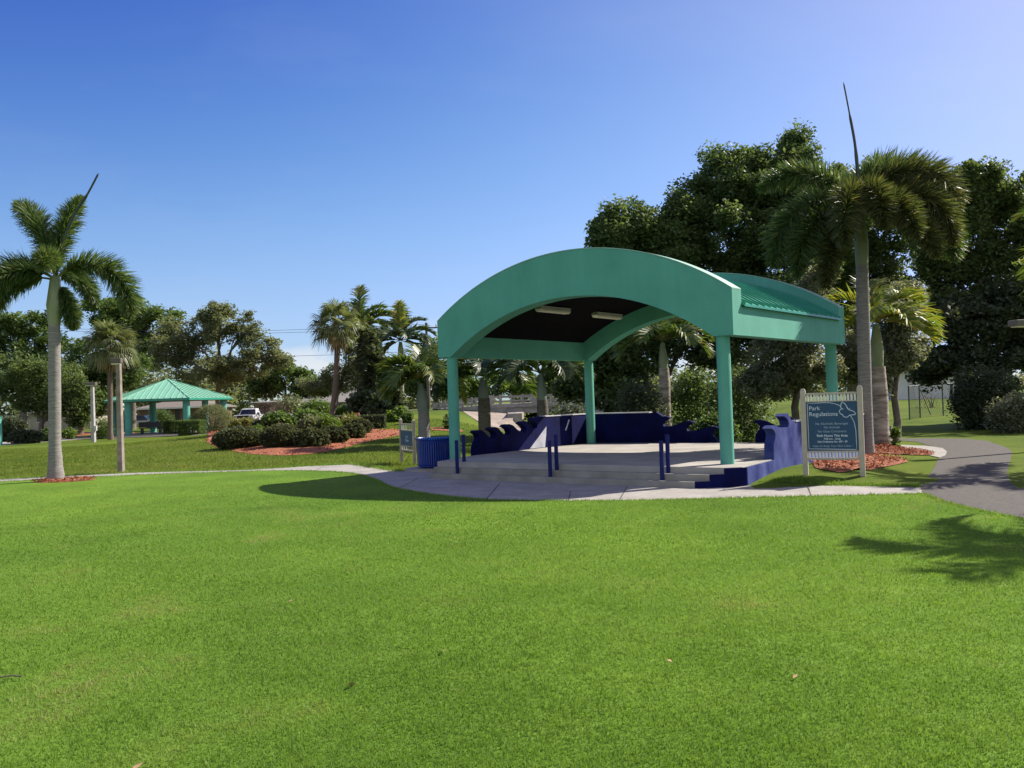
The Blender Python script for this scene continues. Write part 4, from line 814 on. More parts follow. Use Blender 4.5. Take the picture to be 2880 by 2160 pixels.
# ------------------------------------------------------------------ gazebo
gb_ = B(365, 70); gz0 = gb_.z; gzb = thing('gazebo', gb_, 'six-sided park shelter with light green standing-seam roof', 'gazebo'); sc = 70/1897; PH = R(188.6)
Rr, Rc = 132*sc, 114*sc; ze = AT(365, 862, 70).z-gz0; zp_ = AT(360, 819.6, 70).z-gz0
cor = [(Rr*math.cos(PH+k*PI/3), Rr*math.sin(PH+k*PI/3)) for k in range(6)]
for k in range(6):
    x0, y0_ = cor[k]; x1, y1_ = cor[(k+1) % 6]; mb = MB(); mb.add([(x0, y0_, ze), (x1, y1_, ze), (0, 0, zp_), (x0, y0_, ze-.02), (x1, y1_, ze-.02), (0, 0, zp_-.04)], [(0, 1, 2), (5, 4, 3), (0, 3, 4, 1)])
    e = Vector((x1-x0, y1_-y0_, 0)); ap = Vector((0, 0, zp_)); nrm = e.cross(ap-Vector((x0, y0_, ze))).normalized()
    for j in range(1, 11):
        t_ = j/11; p = Vector((x0, y0_, ze)).lerp(Vector((x1, y1_, ze)), t_); m_ = Vector(((x0+x1)/2, (y0_+y1_)/2, ze)); q = p+(ap-m_)*(1-abs(2*t_-1)); mb.bar(p+nrm*.015, q+nrm*.015, .035, .06)
    mb.build('roof_panel', 'groof', gzb)
    mb = MB(); mb.bar(Vector((x0, y0_, ze+.01)), Vector((0, 0, zp_+.02)), .09, .07); mb.build('hip_cap', 'groof', gzb)
    mb = MB(); mb.bar(Vector((x0, y0_, ze-.10)), Vector((x1, y1_, ze-.10)), .05, .15); mb.build('fascia', 'roof', gzb)
    a = PH+k*PI/3; mb = MB(); mb.tube([(Rc*math.cos(a), Rc*math.sin(a), 0), (Rc*math.cos(a), Rc*math.sin(a), ze-.05)], .26, 20); mb.build('column', 'stucco', gzb)
mb = MB(); mb.add([(*c, ze-.17) for c in cor], [tuple(range(6))]); mb.build('ceiling', 'beam', gzb)
mb = MB(); mb.prism([(c[0]*1.02, c[1]*1.02) for c in cor], -.08, .06); mb.build('floor_slab', 'conc', gzb)
p = B(333, 68); o = thing('park_bench', (p.x, p.y-.6, p.z+.06), 'dark park bench under the green-roofed gazebo', 'bench')
mb = MB(); mb.box((0, 0, .45), (1.7, .45, .06)); mb.build('seat', 'beam', o); mb = MB(); mb.box((0, -.24, .72), (1.7, .06, .42)); mb.build('backrest', 'beam', o)
for x in (-.7, .7): mb = MB(); mb.box((x, 0, .21), (.09, .4, .42)); mb.build('leg', 'black', o)
# ------------------------------------------------------------------ houses
def house(label, u0, u1, Y, veave, vridge, wallm, roofm, wins, dp=9, name='house', hip=True, over=.5, trim=None):
    a = AT(u0, veave, Y); b = AT(u1, veave, Y); base = min(gz(a.x, Y), gz(b.x, Y)); cx = (a.x+b.x)/2; wd = abs(b.x-a.x)
    t = thing(name, (cx, Y, base), label, 'house'); ze = a.z*.5+b.z*.5-base; zr = AT((u0+u1)/2, vridge, Y+dp/2).z-base
    mb = MB(); mb.box((0, dp/2, ze/2-.2), (wd, dp, ze+.4)); mb.build('wall', wallm, t)
    x, y = wd/2+over, dp/2+over; h = x*.55 if hip else x
    rdg = (wd/2+over)-min(y, wd/2*.8) if hip else x
    mb = MB(); mb.add([(-x, dp/2-y, ze), (x, dp/2-y, ze), (x, dp/2+y, ze), (-x, dp/2+y, ze), (-rdg, dp/2, zr), (rdg, dp/2, zr), (-x, dp/2-y, ze-.16), (x, dp/2-y, ze-.16), (x, dp/2+y, ze-.16), (-x, dp/2+y, ze-.16)], [(0, 1, 5, 4), (1, 2, 5), (2, 3, 4, 5), (3, 0, 4), (0, 6, 7, 1), (1, 7, 8, 2), (2, 8, 9, 3), (3, 9, 6, 0), (6, 9, 8, 7)]); mb.build('roof', roofm, t)
    if trim: mb = MB(); mb.box((0, dp/2-y-.012, ze-.09), (2*x, .02, .14)); mb.build('fascia', trim, t)
    for (wu0, wu1, wv0, wv1, kind) in wins:
        p = AT(wu0, wv0, Y); q = AT(wu1, wv1, Y); xw = (p.x+q.x)/2-cx; zw = (p.z+q.z)/2-base; ww, hw = abs(q.x-p.x), abs(p.z-q.z)
        mb = MB(); mb.box((xw, -.02, zw), (ww, .06, hw)); o = mb.build(kind, 'glass' if kind == 'window' else 'beam', t); mb = MB(); mb.box((xw, -.035, zw-hw/2-.04), (ww+.1, .12, .07)); mb.build('sill', 'white', o)
        if kind == 'window': mb = MB(); mb.box((xw, -.055, zw), (.05, .03, hw)); mb.build('mullion', 'white', o)
    return t
house('low house with grey shingle roof behind the leaning fan palm', 640, 792, 95, 869, 842, 'white', 'shingle', [(722, 742, 873, 888, 'window'), (660, 680, 875, 888, 'window'), (750, 758, 873, 897, 'door')])
house('plain beige garage wall beside the white pickup', 548, 652, 104, 868, 866, 'beige', 'shingle', [(560, 585, 876, 897, 'door'), (605, 625, 876, 886, 'window')], hip=False)
house('brown house with pale eaves glimpsed under the gazebo roof', 300, 450, 108, 880, 862, 'brick', 'tan', [(318, 333, 886, 902, 'window'), (345, 362, 885, 901, 'window'), (378, 388, 885, 912, 'door')], trim='white')
house('shaded grey house behind the trees at far left', 60, 195, 105, 890, 868, 'beige', 'shingle', [(150, 162, 897, 925, 'door'), (118, 134, 897, 911, 'window'), (80, 98, 898, 911, 'window')])
house('white house with tan roof beyond the path at right', 1925, 2110, 66, 790, 752, 'white', 'tan', [(1962, 1992, 806, 826, 'window'), (2052, 2058, 826, 850, 'door'), (2080, 2098, 806, 826, 'window')], over=.7)
# ------------------------------------------------------------------ pickup
p = B(525, 88); tk = thing('pickup_truck', p, 'white pickup parked nose-on beside the beige garage', 'truck')
def part(name, mt, parent, boxes, bevel=.03):
    mb = MB()
    for bx_ in boxes: mb.box(*bx_[:2], **(bx_[2] if len(bx_) > 2 else {}))
    return mb.build(name, mt, parent, bevel=bevel)
body = part('body', 'carw', tk, [((0, .9, .88), (1.94, 1.9, .55)), ((0, 4.0, .86), (1.94, 2.4, .62)), ((0, 2.3, .8), (1.95, 1.6, .5))], .08)
mb = MB(); v = []
for z, hx, ya, yb_ in ((1.10, .93, 1.45, 3.1), (1.78, .72, 2.05, 2.95)): v += [(-hx, ya, z), (hx, ya, z), (hx, yb_, z), (-hx, yb_, z)]
mb.add(v, [(0, 1, 5, 4), (1, 2, 6, 5), (2, 3, 7, 6), (3, 0, 4, 7), (4, 5, 6, 7)]); mb.build('cab', 'carw', tk, bevel=.05)
mb = MB(); mb.add([(-.82, 1.50, 1.16), (.82, 1.50, 1.16), (.66, 1.96, 1.70), (-.66, 1.96, 1.70)], [(0, 1, 2, 3)]); mb.build('windshield', 'glass', tk)
for s in (-1, 1):
    part('headlight', 'chrome', tk, [((s*.78, -.06, .98), (.3, .06, .2))], .01); part('mirror', 'black', tk, [((s*1.1, 1.55, 1.25), (.22, .12, .26))], .03)
    part('fog_lamp', 'chrome', tk, [((s*.6, -.19, .55), (.16, .03, .1))], .01)
part('grille', 'black', tk, [((0, -.055, .96), (1.16, .05, .34))], .01); part('bumper', 'carw', tk, [((0, -.1, .58), (1.95, .18, .24))], .04); part('bumper_skirt', 'black', tk, [((0, -.06, .38), (1.7, .12, .16))], .02)
for x in (-.8, .8):
    for y in (.75, 4.3): mb = MB(); mb.tube([(x-.13, y, .4), (x+.13, y, .4)], .4, 20); wl = mb.build('wheel', 'rubber', tk); mb = MB(); mb.tube([(x-.135, y, .4), (x+.135, y, .4)], .22, 16); mb.build('rim', 'chrome', wl)
p = B(684/2.5+28, 96); 
cr_ = thing('parked_car', B(300, 97), 'silver car mostly hidden behind the gazebo columns', 'car')
part('body', 'headg', cr_, [((0, 0, .62), (4.3, 1.7, .55))], .12); mb = MB(); v = []
for z, hx, hy in ((.88, 1.35, .8), (1.4, .8, .66)): v += [(-hx, -hy, z), (hx, -hy, z), (hx, hy, z), (-hx, hy, z)]
mb.add(v, [(0, 1, 5, 4), (1, 2, 6, 5), (2, 3, 7, 6), (3, 0, 4, 7), (4, 5, 6, 7)]); mb.build('cabin', 'glass', cr_, bevel=.05)
for x in (-1.35, 1.35):
    for y in (-.78, .78): mb = MB(); mb.tube([(x, y-.1, .32), (x, y+.1, .32)], .32, 16); mb.build('wheel', 'rubber', cr_)
# ------------------------------------------------------------------ bridge
YB = 60
br = thing('road_bridge', (0, 0, 0), 'grey concrete road bridge with post-and-rail parapet over the canal', 'bridge')
sp = [(940, 886, 873), (984, 883, 864.5), (1065, 876, 856), (1169, 871, 852.6), (1259, 872, 852), (1330, 873, 853)]
dk = [AT(u, v, YB) for u, v, _ in sp]; tr_ = [AT(u, v, YB) for u, _, v in sp]
mb = MB()
for i in range(len(dk)-1): mb.bar(dk[i]+Vector((0, 3.5, -.06)), dk[i+1]+Vector((0, 3.5, -.06)), 7.2, .28)
mb.build('deck', 'rail', br)
mb = MB()
for i in range(1, len(dk)-1): mb.bar(dk[i]+Vector((0, .25, -.42)), dk[i+1]+Vector((0, .25, -.42)), .4, .42)
mb.build('girder', 'abut', br)
for yo, nm in ((0, 1), (7, 2)):
    for fr, th_r in ((.42, .11), (.92, .13)):
        mb = MB()
        for i in range(len(dk)-1): 
            a = dk[i].lerp(tr_[i], fr); c = dk[i+1].lerp(tr_[i+1], fr); mb.bar(a+Vector((0, yo, 0)), c+Vector((0, yo, 0)), .1, th_r)
        mb.build('rail', 'rail', br)
    L_ = 22
    for k in range(L_):
        f = k/(L_-1)*(len(dk)-1); i = min(int(f), len(dk)-2); f -= i; a = dk[i].lerp(dk[i+1], f); c = tr_[i].lerp(tr_[i+1], f); big = k % 4 == 0
        mb = MB(); mb.box(((a.x+c.x)/2, YB+yo, (a.z+c.z)/2+.04), (.34 if big else .14, .22, (c.z-a.z)+.12)); mb.build('parapet_post', 'rail', br)
x0 = AT(1095, 900, YB).x; x1 = AT(1131, 900, YB).x
mb = MB(); mb.box(((x0+x1)/2, YB+3.5, -.1), (x1-x0, 7, 2.6)); mb.build('abutment', 'abut', br)
mb = MB(); a = AT(985, 888, YB); mb.add([(a.x, YB-.05, .6), (x0, YB-.05, .2), (x0, YB-.05, 1.25), (a.x, YB-.05, 1.16)], [(0, 1, 2, 3)]); mb.build('retaining_wall', 'abut', br)
mb = MB(); q = [AT(1000, 891, 59), AT(1092, 892, 59.6), AT(1128, 930, 50), AT(1048, 934, 48)]; q = [Vector((p.x, p.y, max(p.z, gz(p.x, p.y)+.05))) for p in q]; mb.add(q+[p-Vector((0, 0, .4)) for p in q], [(0, 1, 2, 3), (0, 3, 7, 4), (3, 2, 6, 7), (2, 1, 5, 6)]); mb.build('slope_paving', 'slope', br)
mb = MB(); mb.bar(AT(1062, 932, 50), AT(1124, 897, 59), .5, .45); mb.build('slope_kerb', 'slope', br)
mb = MB(); mb.box((AT(1112, 900, 57).x, 57.5, .1), (.9, 4.5, 1.6)); mb.build('wing_wall', 'abut', br)
rd = sheet('road', [Vector((-60, 63, 0)), Vector((-20, 60.5, 0)), Vector((-5, 60.2, 0)), Vector((-5, 66.8, 0)), Vector((-20, 68, 0)), Vector((-60, 72, 0))], 'asph', .02, 3.)
kb = sheet('road_kerb', [Vector((-14, 59.6, 0)), Vector((-5, 59.6, 0)), Vector((-5, 60.1, 0)), Vector((-14, 60.1, 0))], 'rail', .10, 2.)
# ------------------------------------------------------------------ fence, poles, wires
fc = thing('chain_link_fence', (0, 0, 0), 'dark chain-link fence with top rail before the white house', 'fence'); fp = [B(1965, 43), B(1988, 44), B(2038, 45), B(2088, 46), B(2140, 47)]; fh = 1.65
for p in fp: mb = MB(); mb.tube([p-Vector((0, 0, .1)), p+Vector((0, 0, fh))], .035, 8); mb.build('post', 'metal', fc)
for i in range(len(fp)-1):
    mb = MB(); mb.tube([fp[i]+Vector((0, 0, fh-.03)), fp[i+1]+Vector((0, 0, fh-.03))], .024, 6); mb.build('top_rail', 'metal', fc)
    mb = MB(); a, c = fp[i], fp[i+1]; n = 12
    for k in range(-n//2, n+1):
        for sgn_ in (1, -1):
            f0, f1 = k/n, (k+n*.55*sgn_)/n; pts = []
            lo_, hi_ = 0., 1.
            if f1 != f0:
                ta, tb_ = sorted(((0-f0)/(f1-f0), (1-f0)/(f1-f0))); lo_, hi_ = max(0, ta), min(1, tb_)
            if hi_ > lo_: mb.tube([a.lerp(c, f0+(f1-f0)*lo_)+Vector((0, 0, .05+(fh-.1)*lo_)), a.lerp(c, f0+(f1-f0)*hi_)+Vector((0, 0, .05+(fh-.1)*hi_))], .004, 4, False)
    mb.build('wire_mesh', 'metal', fc)
mb = MB(); mb.tube([fp[1]+Vector((0, 0, fh-.1)), fp[2].lerp(fp[1], .55)+Vector((0, 0, .1))], .02, 6); mb.build('brace', 'metal', fc)
b = B(927, 76); pl2 = thing('utility_pole', b, 'dark wooden utility pole rising behind palms left of the pavilion', 'utility pole'); z1 = AT(925, 697, 76).z-b.z
mb = MB(); mb.tube([(0, 0, -.2), (0, 0, z1)], [.16, .11], 10); mb.build('shaft', 'trunkdk', pl2); mb = MB(); mb.box((0, 0, z1-.45), (2.0, .1, .12)); mb.build('crossarm', 'trunkdk', pl2)
for x in (-.85, .85): mb = MB(); mb.tube([(x, 0, z1-.4), (x, 0, z1-.25), (x, 0, z1-.12)], [.05, .07, .03], 8); mb.build('insulator', 'headg', pl2)
for i, (v0, v1_) in enumerate(((708, 700), (713, 706), (762, 758))):
    a = AT(100, v0, 92); c = AT(926, v1_, 76); mb = MB(); mb.tube([a.lerp(c, k/14)-Vector((0, 0, .5*math.sin(PI*k/14))) for k in range(15)], .016, 5, False); o = mb.build('power_line', 'wire'); tag(o, ['topmost thin power line crossing the sky left of the pavilion', 'middle thin power line crossing the sky left of the pavilion', 'lowest thin power line over the white cloud at left'][i], 'cable', 'power lines')
# green post at the left frame edge, garden statue
b = B(-6, 54); o = thing('marker_post', (b.x, b.y, b.z), 'green post cut by the left edge of the photo', 'post'); mb = MB(); mb.box((0, 0, .85), (.36, .36, 1.7)); mb.build('shaft', 'stucco', o); mb = MB(); mb.box((0, 0, 1.73), (.42, .42, .06)); mb.build('cap', 'stucco', o)
b = G(772, 915); o = thing('garden_urn', b, 'terracotta urn at the back corner of the shrub bed', 'urn'); mb = MB(); mb.tube([(0, 0, 0), (0, 0, .06), (0, 0, .2), (0, 0, .4), (0, 0, .52), (0, 0, .56)], [.10, .07, .08, .16, .12, .14], 16); mb.build('body', 'clay', o)
# fallen leaves
for (u, v), lb in (((955, 1404), 'tan fallen leaf near the middle of the lawn'), ((760, 1475), 'brown fallen leaf lower left of the lawn middle'), ((1718, 1458), 'orange-brown fallen leaf on the right lawn'), ((1446, 1425), 'small fallen leaf right of the lawn middle'), ((296, 1652), 'pale fallen leaf at the bottom left edge'), ((628, 1296), 'light fallen leaf in the left lawn')):
    p = G(u, v, .042); o = npmesh('fallen_leaf', leaves(np.array([[0, 0, 0.]]), .055, .6, 2., .5), 4, 'leafdry'); o.location = p; tag(o, lb, 'leaf', 'fallen leaves on the lawn')
b = G(20, 1463, .04); mb = MB(); mb.tube([(-.07, 0, 0), (0, .01, .008), (.07, .015, 0)], .005, 5); o = mb.build('twig', 'bark'); o.location = b; tag(o, 'thin brown twig lying on the lawn at left', 'twig')
# ------------------------------------------------------------------ shrubs
SB = 'shrubs in the island bed'
shrub('shrub', 'dark olive clipped shrub at the left end of the island bed', 458, 576, 922, 971, 'purple', 5000, .11, SB, rc=.16)
shrub('shrub', 'brown-grey rounded shrub at the front of the island bed', 560, 650, 917, 971, 'purple', 4600, .10, SB, rc=.15)
shrub('shrub', 'brown twiggy top on the rounded front shrub of the bed', 590, 628, 915, 945, 'dry', 1200, .09, SB, rc=.2)
shrub('shrub', 'low dark shrub right of the brown rounded shrub', 632, 708, 926, 970, 'purple', 3200, .11, SB, rc=.18)
shrub('shrub', 'bright small bush between the two dark front shrubs', 536, 572, 922, 962, 'bright', 1500, .12, SB, rc=.3)
shrub('shrub', 'dark low hedge running up the right side of the bed', 688, 750, 922, 961, 'purple', 2600, .11, SB, rc=.2)
shrub('shrub', 'reddish low shrub at the right end of the bed', 732, 790, 915, 951, 'purple', 2400, .11, SB, rc=.2)
shrub('shrub', 'small dark ball shrub behind the left end of the bed', 540, 568, 906, 932, 'dark', 1500, .11, SB, rc=.14, Y=42)
shrub('shrub', 'broad-leaved green bush at the top middle of the bed', 562, 640, 893, 940, 'green', 2400, .26, SB, rc=.3, Y=42)
shrub('shrub', 'taller broad-leaved green bush left of the leaning palm', 630, 692, 888, 940, 'green', 2400, .26, SB, rc=.3, Y=43)
shrub('ornamental_grass', 'yellow-green grassy clump at the foot of the leaning palm', 684, 734, 905, 945, 'bright', 3000, .26, SB, asp=.18, rc=.4, stems=False)
shrub('ornamental_grass', 'yellowish grassy clump near the right end of the bed', 730, 782, 902, 938, 'yellow', 2600, .24, SB, asp=.2, rc=.4, stems=False)
shrub('shrub', 'olive bush between the broad-leaved bush and the leaning palm', 646, 700, 902, 946, 'oak', 3000, .14, SB, rc=.3)
shrub('shrub', 'brownish bush filling the right end of the island bed', 756, 800, 904, 940, 'purple', 2400, .12, SB, rc=.25)
shrub('shrub', 'yellow-green shrub behind the bed near the white pickup', 494, 560, 905, 938, 'yellow', 2000, .16, SB, rc=.25, Y=48)
shrub('shrub', 'pale dry leafless bush behind the shrub bed', 548, 625, 872, 925, 'dry', 2600, .13, 'bushes behind the island bed', rc=.5, Y=58, asp=.2)
shrub('shrub', 'grey-green tall bush right of the pale dry bush', 590, 660, 858, 925, 'oak', 3200, .18, 'bushes behind the island bed', rc=.35, Y=66)
shrub('shrub', 'light green bush in front of the grey-roofed house', 650, 715, 866, 925, 'bright', 3000, .18, 'bushes behind the island bed', rc=.35, Y=64)
shrub('shrub', 'yellow-green bush right of the leaning palm trunk', 724, 772, 878, 925, 'bright', 2200, .18, 'bushes behind the island bed', rc=.35, Y=62)
shrub('hedge', 'dark clipped hedge right of the leaning palm foot', 720, 772, 898, 925, 'dark', 2600, .12, 'clipped hedges behind the bed', boxy=True, rc=.12, depth=.4)
shrub('hedge', 'dark clipped hedge under the glossy dark tree', 776, 832, 897, 926, 'dark', 2800, .12, 'clipped hedges behind the bed', boxy=True, rc=.12, depth=.4)
shrub('hedge', 'low clipped hedge left of the pair before the gazebo', 357, 394, 910, 938.5, 'green', 3000, .11, 'clipped bushes by the gazebo', boxy=True, rc=.14, depth=.8)
shrub('hedge', 'larger bright clipped hedge nearest the round bush', 391, 437, 908, 940, 'green', 4200, .11, 'clipped bushes by the gazebo', boxy=True, rc=.13, depth=.8)
shrub('round_bush', 'big egg-shaped clipped bush beside the gazebo', 414, 502, 872, 935, 'oak', 9000, .09, 'clipped bushes by the gazebo', rc=.08, depth=.9)
shrub('shrub', 'dark round shrub seen under the gazebo roof', 484*.85, 442*.92+20, 897, 920, 'dark', 1200, .14, 'bushes by the far houses', rc=.25, Y=88)
shrub('shrub', 'green bush seen between gazebo columns', 322, 372, 890, 920, 'green', 1800, .16, 'bushes by the far houses', rc=.35, Y=90)
shrub('shrub', 'yellow-green bush at the left gazebo columns', 262, 286, 888, 925, 'yellow', 1400, .16, 'bushes by the far houses', rc=.35, Y=82)
shrub('hedge', 'long low dark hedge behind the tall left palm', 14, 96, 930, 958, 'dark', 4200, .14, 'low hedges at far left', rc=.2, depth=.35)
shrub('hedge', 'lighter low shrub right of the tall left palm trunk', 84, 122, 926, 954, 'green', 1800, .15, 'low hedges at far left', rc=.25)
shrub('shrub', 'small yellow-green shrub between palm and grey lamp', 134, 160, 927, 949, 'bright', 1000, .16, 'low hedges at far left', rc=.35)
shrub('hedge', 'tall dark hedge at the far left edge', -20, 60, 905, 945, 'dark', 3200, .16, 'low hedges at far left', rc=.25, Y=62, depth=.3)
shrub('shrub', 'spiky green shrub beside the straight fan palm', 203, 236, 908, 938, 'green', 1400, .3, 'low hedges at far left', rc=.4, asp=.15, Y=60)
shrub('shrub', 'light leafy shrub beside the dark tree by the bank', 838, 880, 884, 925, 'bright', 1700, .2, 'bushes at the foot of the bank', rc=.4, Y=46)
shrub('shrub', 'dark small shrub between sign board and grass bank', 868, 892, 893, 925, 'green', 1100, .16, 'bushes at the foot of the bank', rc=.35, Y=44)
shrub('sapling', 'young green sapling alone on the grass bank', 955, 978, 896, 928, 'green', 500, .13, 'bushes at the foot of the bank', rc=.45, depth=.9)
shrub('shrub', 'bright bush under the bridge deck', 1128, 1180, 880, 915, 'bright', 1800, .26, 'bushes by the canal', rc=.4, Y=64)
shrub('shrub', 'dark bush right of the bridge abutment', 1175, 1262, 868, 925, 'dark', 3000, .22, 'bushes by the canal', rc=.4, Y=46)
shrub('shrub', 'leafy bush filling the gap in the back wave wall', 1500, 1586, 902, 962, 'green', 2600, .11, 'bushes behind the stage', rc=.3, Y=26.5)
shrub('shrub', 'dark bush left of the pale ringed palm behind the stage', 1330, 1425, 830, 915, 'dark', 4200, .12, 'bushes behind the stage', rc=.35, Y=30)
shrub('shrub', 'sunlit light green bush right of the pale ringed palm', 1445, 1540, 800, 900, 'green', 4200, .14, 'bushes behind the stage', rc=.35, Y=34)
shrub('shrub', 'dark bush behind the right green column', 1530, 1650, 800, 898, 'ficus', 4600, .13, 'bushes behind the stage', rc=.35, Y=31)
shrub('shrub', 'small light-green plant beside the ringed palm trunk', 1926, 1944, 925, 958, 'bright', 500, .12, 'bushes behind the stage', rc=.5, Y=25)
shrub('shrub', 'huge dark shrub mass right of the white house', 2062, 2190, 800, 936, 'dark', 11000, .13, 'bushes on the right', rc=.3, Y=34)
shrub('shrub', 'pale-leaved bush at the right edge by the path', 2140, 2240, 860, 940, 'silver', 4200, .13, 'bushes on the right', rc=.35, Y=31)
shrub('shrub', 'small bare-branched shrub before the white house', 1992, 2030, 842, 892, 'dry', 260, .13, 'bushes on the right', rc=.5, Y=52, asp=.3)
# ------------------------------------------------------------------ trees
TB = 'large trees behind the pavilion'
tree('ficus_tree', 'huge dense dark ficus rising behind the pavilion arch', B(1605, 46), [blob(1345, 515, 40, 62, 66), blob(1420, 492, 41, 80, 70), blob(1500, 462, 42, 75, 74), blob(1585, 385, 42, 82, 86), blob(1690, 372, 43, 86, 86), blob(1440, 570, 41, 100, 80), blob(1580, 520, 42, 130, 110), blob(1730, 500, 43, 130, 130), blob(1680, 630, 42, 150, 90), blob(1330, 570, 40, 45, 50)], 1700, 100, .20, 'ficus', r=.36, group=TB, rc=.75, nlimb=9, shell=.45)
tree('ficus_tree', 'dense ficus whose crown fills the gap right of the big one', B(1840, 46), [blob(1835, 650, 46, 80, 70), blob(1850, 440, 46, 110, 110), blob(1780, 560, 46, 110, 110), blob(1930, 560, 46, 110, 120), blob(1960, 430, 47, 80, 70)], 520, 100, .22, 'ficus2', r=.3, group=TB, rc=.8, shell=.5)
tree('ficus_tree', 'tall ficus crown behind the palm at the right edge', B(2140, 40), [blob(2045, 560, 40, 55, 115), blob(2060, 690, 40, 60, 60), blob(2095, 420, 40, 62, 72), blob(2150, 430, 40, 55, 70), blob(2185, 500, 40, 60, 85), blob(2095, 530, 40, 60, 80), blob(2150, 620, 40, 85, 80)], 760, 90, .20, 'ficus2', r=.3, group=TB, rc=.65, shell=.55)
tree('ficus_tree', 'dark low-branched tree over the path at right', B(2130, 38), [blob(2100, 690, 38, 80, 60), blob(2060, 770, 38, 60, 40), blob(2190, 700, 38, 70, 110), blob(2130, 800, 37, 80, 70), blob(2030, 700, 39, 40, 25), blob(2020, 800, 39, 45, 35)], 560, 55, .22, 'dark', r=.3, group=TB, rc=.55, shell=.4)
tree('buttonwood_tree', 'grey-green small-leaved tree behind the right side of the pavilion', B(1715, 29), [blob(1690, 770, 29, 70, 60), blob(1750, 720, 29, 60, 70), blob(1730, 810, 29, 80, 50), blob(1650, 830, 29, 55, 45), blob(1760, 620, 30, 40, 50), blob(1835, 770, 30, 42, 70)], 620, 60, .12, 'silver', r=.14, group='small-leaved trees by the stage', rc=.42, shell=.4)
tree('buttonwood_tree', 'silvery tree behind the ringed palm trunk', B(1935, 30), [blob(1935, 690, 30, 45, 50), blob(1950, 760, 30, 45, 60), blob(1900, 800, 30, 50, 60), blob(1960, 640, 31, 35, 35)], 480, 60, .12, 'silver', r=.13, group='small-leaved trees by the stage', rc=.40, shell=.4)
tree('ficus_tree', 'dark tree filling the view under the right half of the arch', B(1400, 44), [blob(1300, 800, 42, 75, 70), blob(1250, 830, 44, 45, 50), blob(1380, 760, 42, 85, 80), blob(1490, 740, 43, 90, 80), blob(1590, 760, 43, 80, 80), blob(1340, 860, 41, 60, 40), blob(1660, 700, 43, 70, 70)], 900, 50, .24, 'ficus', r=.3, group=TB, rc=.7, shell=.3)
tree('sea_grape_tree', 'glossy dark round-leaved tree at the right end of the bed', B(815, 47), [blob(805, 790, 47, 32, 40), blob(820, 850, 47, 45, 40), blob(845, 890, 47, 38, 32), blob(795, 880, 47, 30, 40), blob(800, 745, 47, 22, 30)], 300, 46, .27, 'dark', r=.14, group=None, rc=.55, shell=.35, aspect=.85)
tree('ficus_tree', 'dark leafy tree half cut by the right edge of the photo', Vector((25.5, 38, gz(25.5, 38))), [(25.5, 38, 6.2, 3.6, 3.6, 3.4), (23.6, 37, 4.6, 2.6, 2.6, 2.4), (27.5, 39, 7.0, 3.2, 3.2, 3.0), (25.0, 36, 8.2, 2.6, 2.6, 2.2)], 420, 70, .20, 'ficus2', r=.28, group=TB, rc=.7, shell=.4)
LB = 'trees behind the gazebo'
tree('poinciana_tree', 'tall tree with flat layered crown left of the straight fan palm', B(285, 92), [blob(215, 660, 92, 34, 12), blob(270, 668, 92, 55, 18), blob(340, 682, 92, 42, 14), blob(250, 700, 92, 55, 20), blob(310, 720, 92, 60, 22), blob(365, 700, 90, 18, 10), blob(300, 760, 92, 60, 30)], 360, 55, .36, 'green', r=.35, group=LB, rc=1.0, shell=.3)
tree('oak_tree', 'wide grey-green oak with open branches behind the gazebo', B(470, 84), [blob(350, 760, 84, 60, 55), blob(410, 730, 84, 62, 55), blob(470, 715, 84, 55, 50), blob(530, 715, 84, 40, 38), blob(560, 760, 84, 45, 35), blob(600, 780, 84, 28, 22), blob(440, 800, 84, 90, 50), blob(520, 800, 84, 60, 35), blob(480, 675, 84, 30, 18)], 960, 46, .25, 'oak', r=.32, group=LB, rc=.8, nlimb=9, shell=.4, tips=3)
tree('shade_tree', 'mid-green tree at the far left edge behind the tall palm', B(50, 88), [blob(60, 700, 88, 50, 35), blob(10, 720, 88, 50, 40), blob(95, 760, 88, 55, 55), blob(20, 800, 88, 80, 60)], 420, 50, .34, 'green', r=.35, group=LB, rc=1.0)
tree('shade_tree', 'low dark spreading tree beside the tall palm trunk at left', B(85, 70), [blob(40, 850, 70, 60, 50), blob(100, 870, 70, 60, 42), blob(150, 850, 70, 48, 55), blob(170, 900, 70, 25, 25), blob(90, 800, 70, 80, 40)], 520, 50, .24, 'ficus2', r=.22, group=LB, rc=.8)
tree('shade_tree', 'bright green tree behind the straight fan palm', B(172, 76), [blob(180, 790, 76, 55, 60), blob(230, 820, 76, 45, 45), blob(280, 800, 76, 48, 50), blob(205, 870, 74, 30, 35)], 460, 50, .26, 'green', r=.25, group=LB, rc=.8)
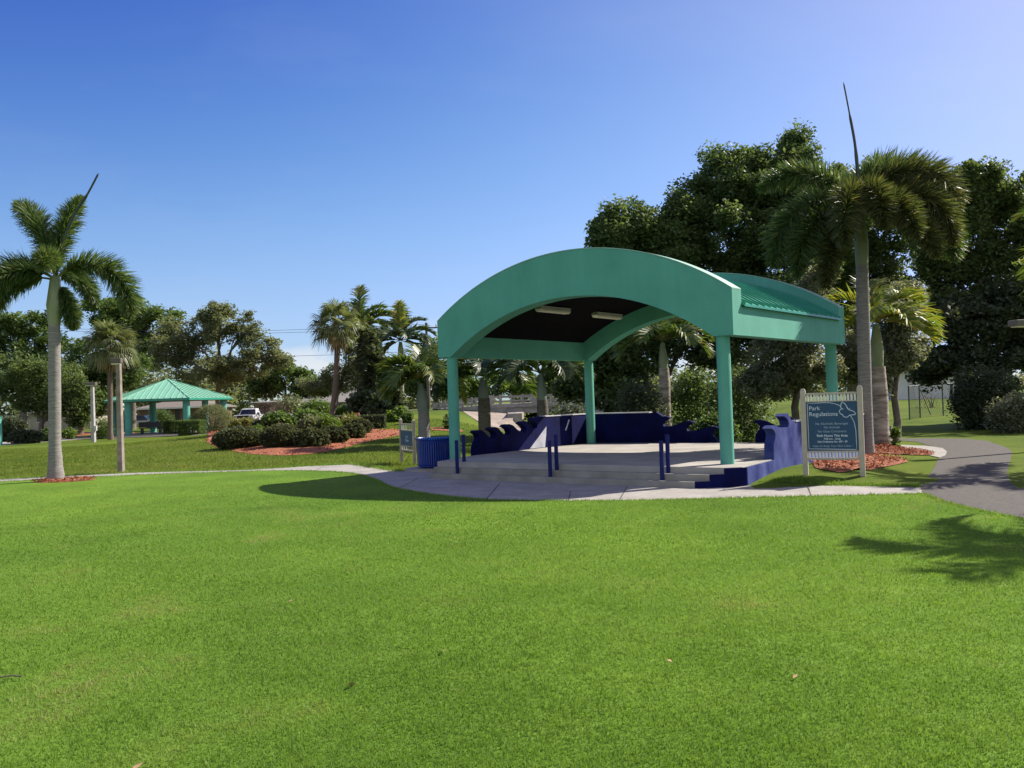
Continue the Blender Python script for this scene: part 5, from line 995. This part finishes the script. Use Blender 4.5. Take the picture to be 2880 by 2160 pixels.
tree('shade_tree', 'rounded dark green tree right of the oak', B(615, 98), [blob(610, 810, 98, 45, 35), blob(570, 835, 98, 40, 30), blob(650, 830, 98, 32, 28), blob(680, 845, 98, 30, 20)], 340, 50, .34, 'green', r=.3, group=LB, rc=.9)
tree('shade_tree', 'olive fine-leaved tree behind the leaning fan palm', B(725, 92), [blob(690, 835, 92, 42, 28), blob(740, 820, 92, 40, 40), blob(780, 800, 92, 36, 60), blob(760, 740, 92, 22, 30)], 340, 48, .26, 'oak', r=.2, group=LB, rc=.9, shell=.3)
tree('shade_tree', 'light tree beyond the bridge railing', B(1060, 95), [blob(1000, 820, 95, 50, 40), blob(1070, 835, 95, 50, 25), blob(1130, 840, 95, 45, 22), blob(1020, 850, 95, 40, 20)], 340, 48, .32, 'bright', r=.25, group='trees beyond the bridge', rc=.9)
tree('shade_tree', 'green tree right of the bridge beyond the canal', B(1215, 80), [blob(1210, 800, 80, 40, 50), blob(1260, 810, 80, 45, 60), blob(1180, 830, 80, 28, 30)], 380, 48, .28, 'ficus2', r=.25, group='trees beyond the bridge', rc=.8)
tree('shade_tree', 'tree left of the pavilion beyond the bank', B(945, 85), [blob(930, 790, 85, 40, 60), blob(960, 830, 85, 40, 40), blob(890, 830, 85, 45, 45)], 380, 48, .30, 'green', r=.25, group='trees beyond the bridge', rc=.85)
# far wood closing the horizon: many crowns run together
P = []; nb_ = 260; cl = []
for k in range(nb_):
    x = random.uniform(-170, 190); y = random.uniform(125, 165); h = random.uniform(3.0, 6.2)*(1+.4*math.sin(x*.07))*(1.75 if x < -35 else 1); c = np.array([x, y, h*.5+.3]); d = unit(RNG.normal(size=(320, 3)))*RNG.uniform(.6, 1, (320, 1)); P.append(c+d*np.array([random.uniform(2.5, 5), 2.5, h*.55])); cl.append(np.full(320, random.random()))
P = np.concatenate(P); o = npmesh('far_wood', leaves(P, .85, .6), 4, 'oak', None, np.clip(np.concatenate(cl)*.6+RNG.uniform(0, .4, len(P)), 0, 1)); o['kind'] = 'stuff'; o['label'] = 'distant grey-green wood along the horizon'
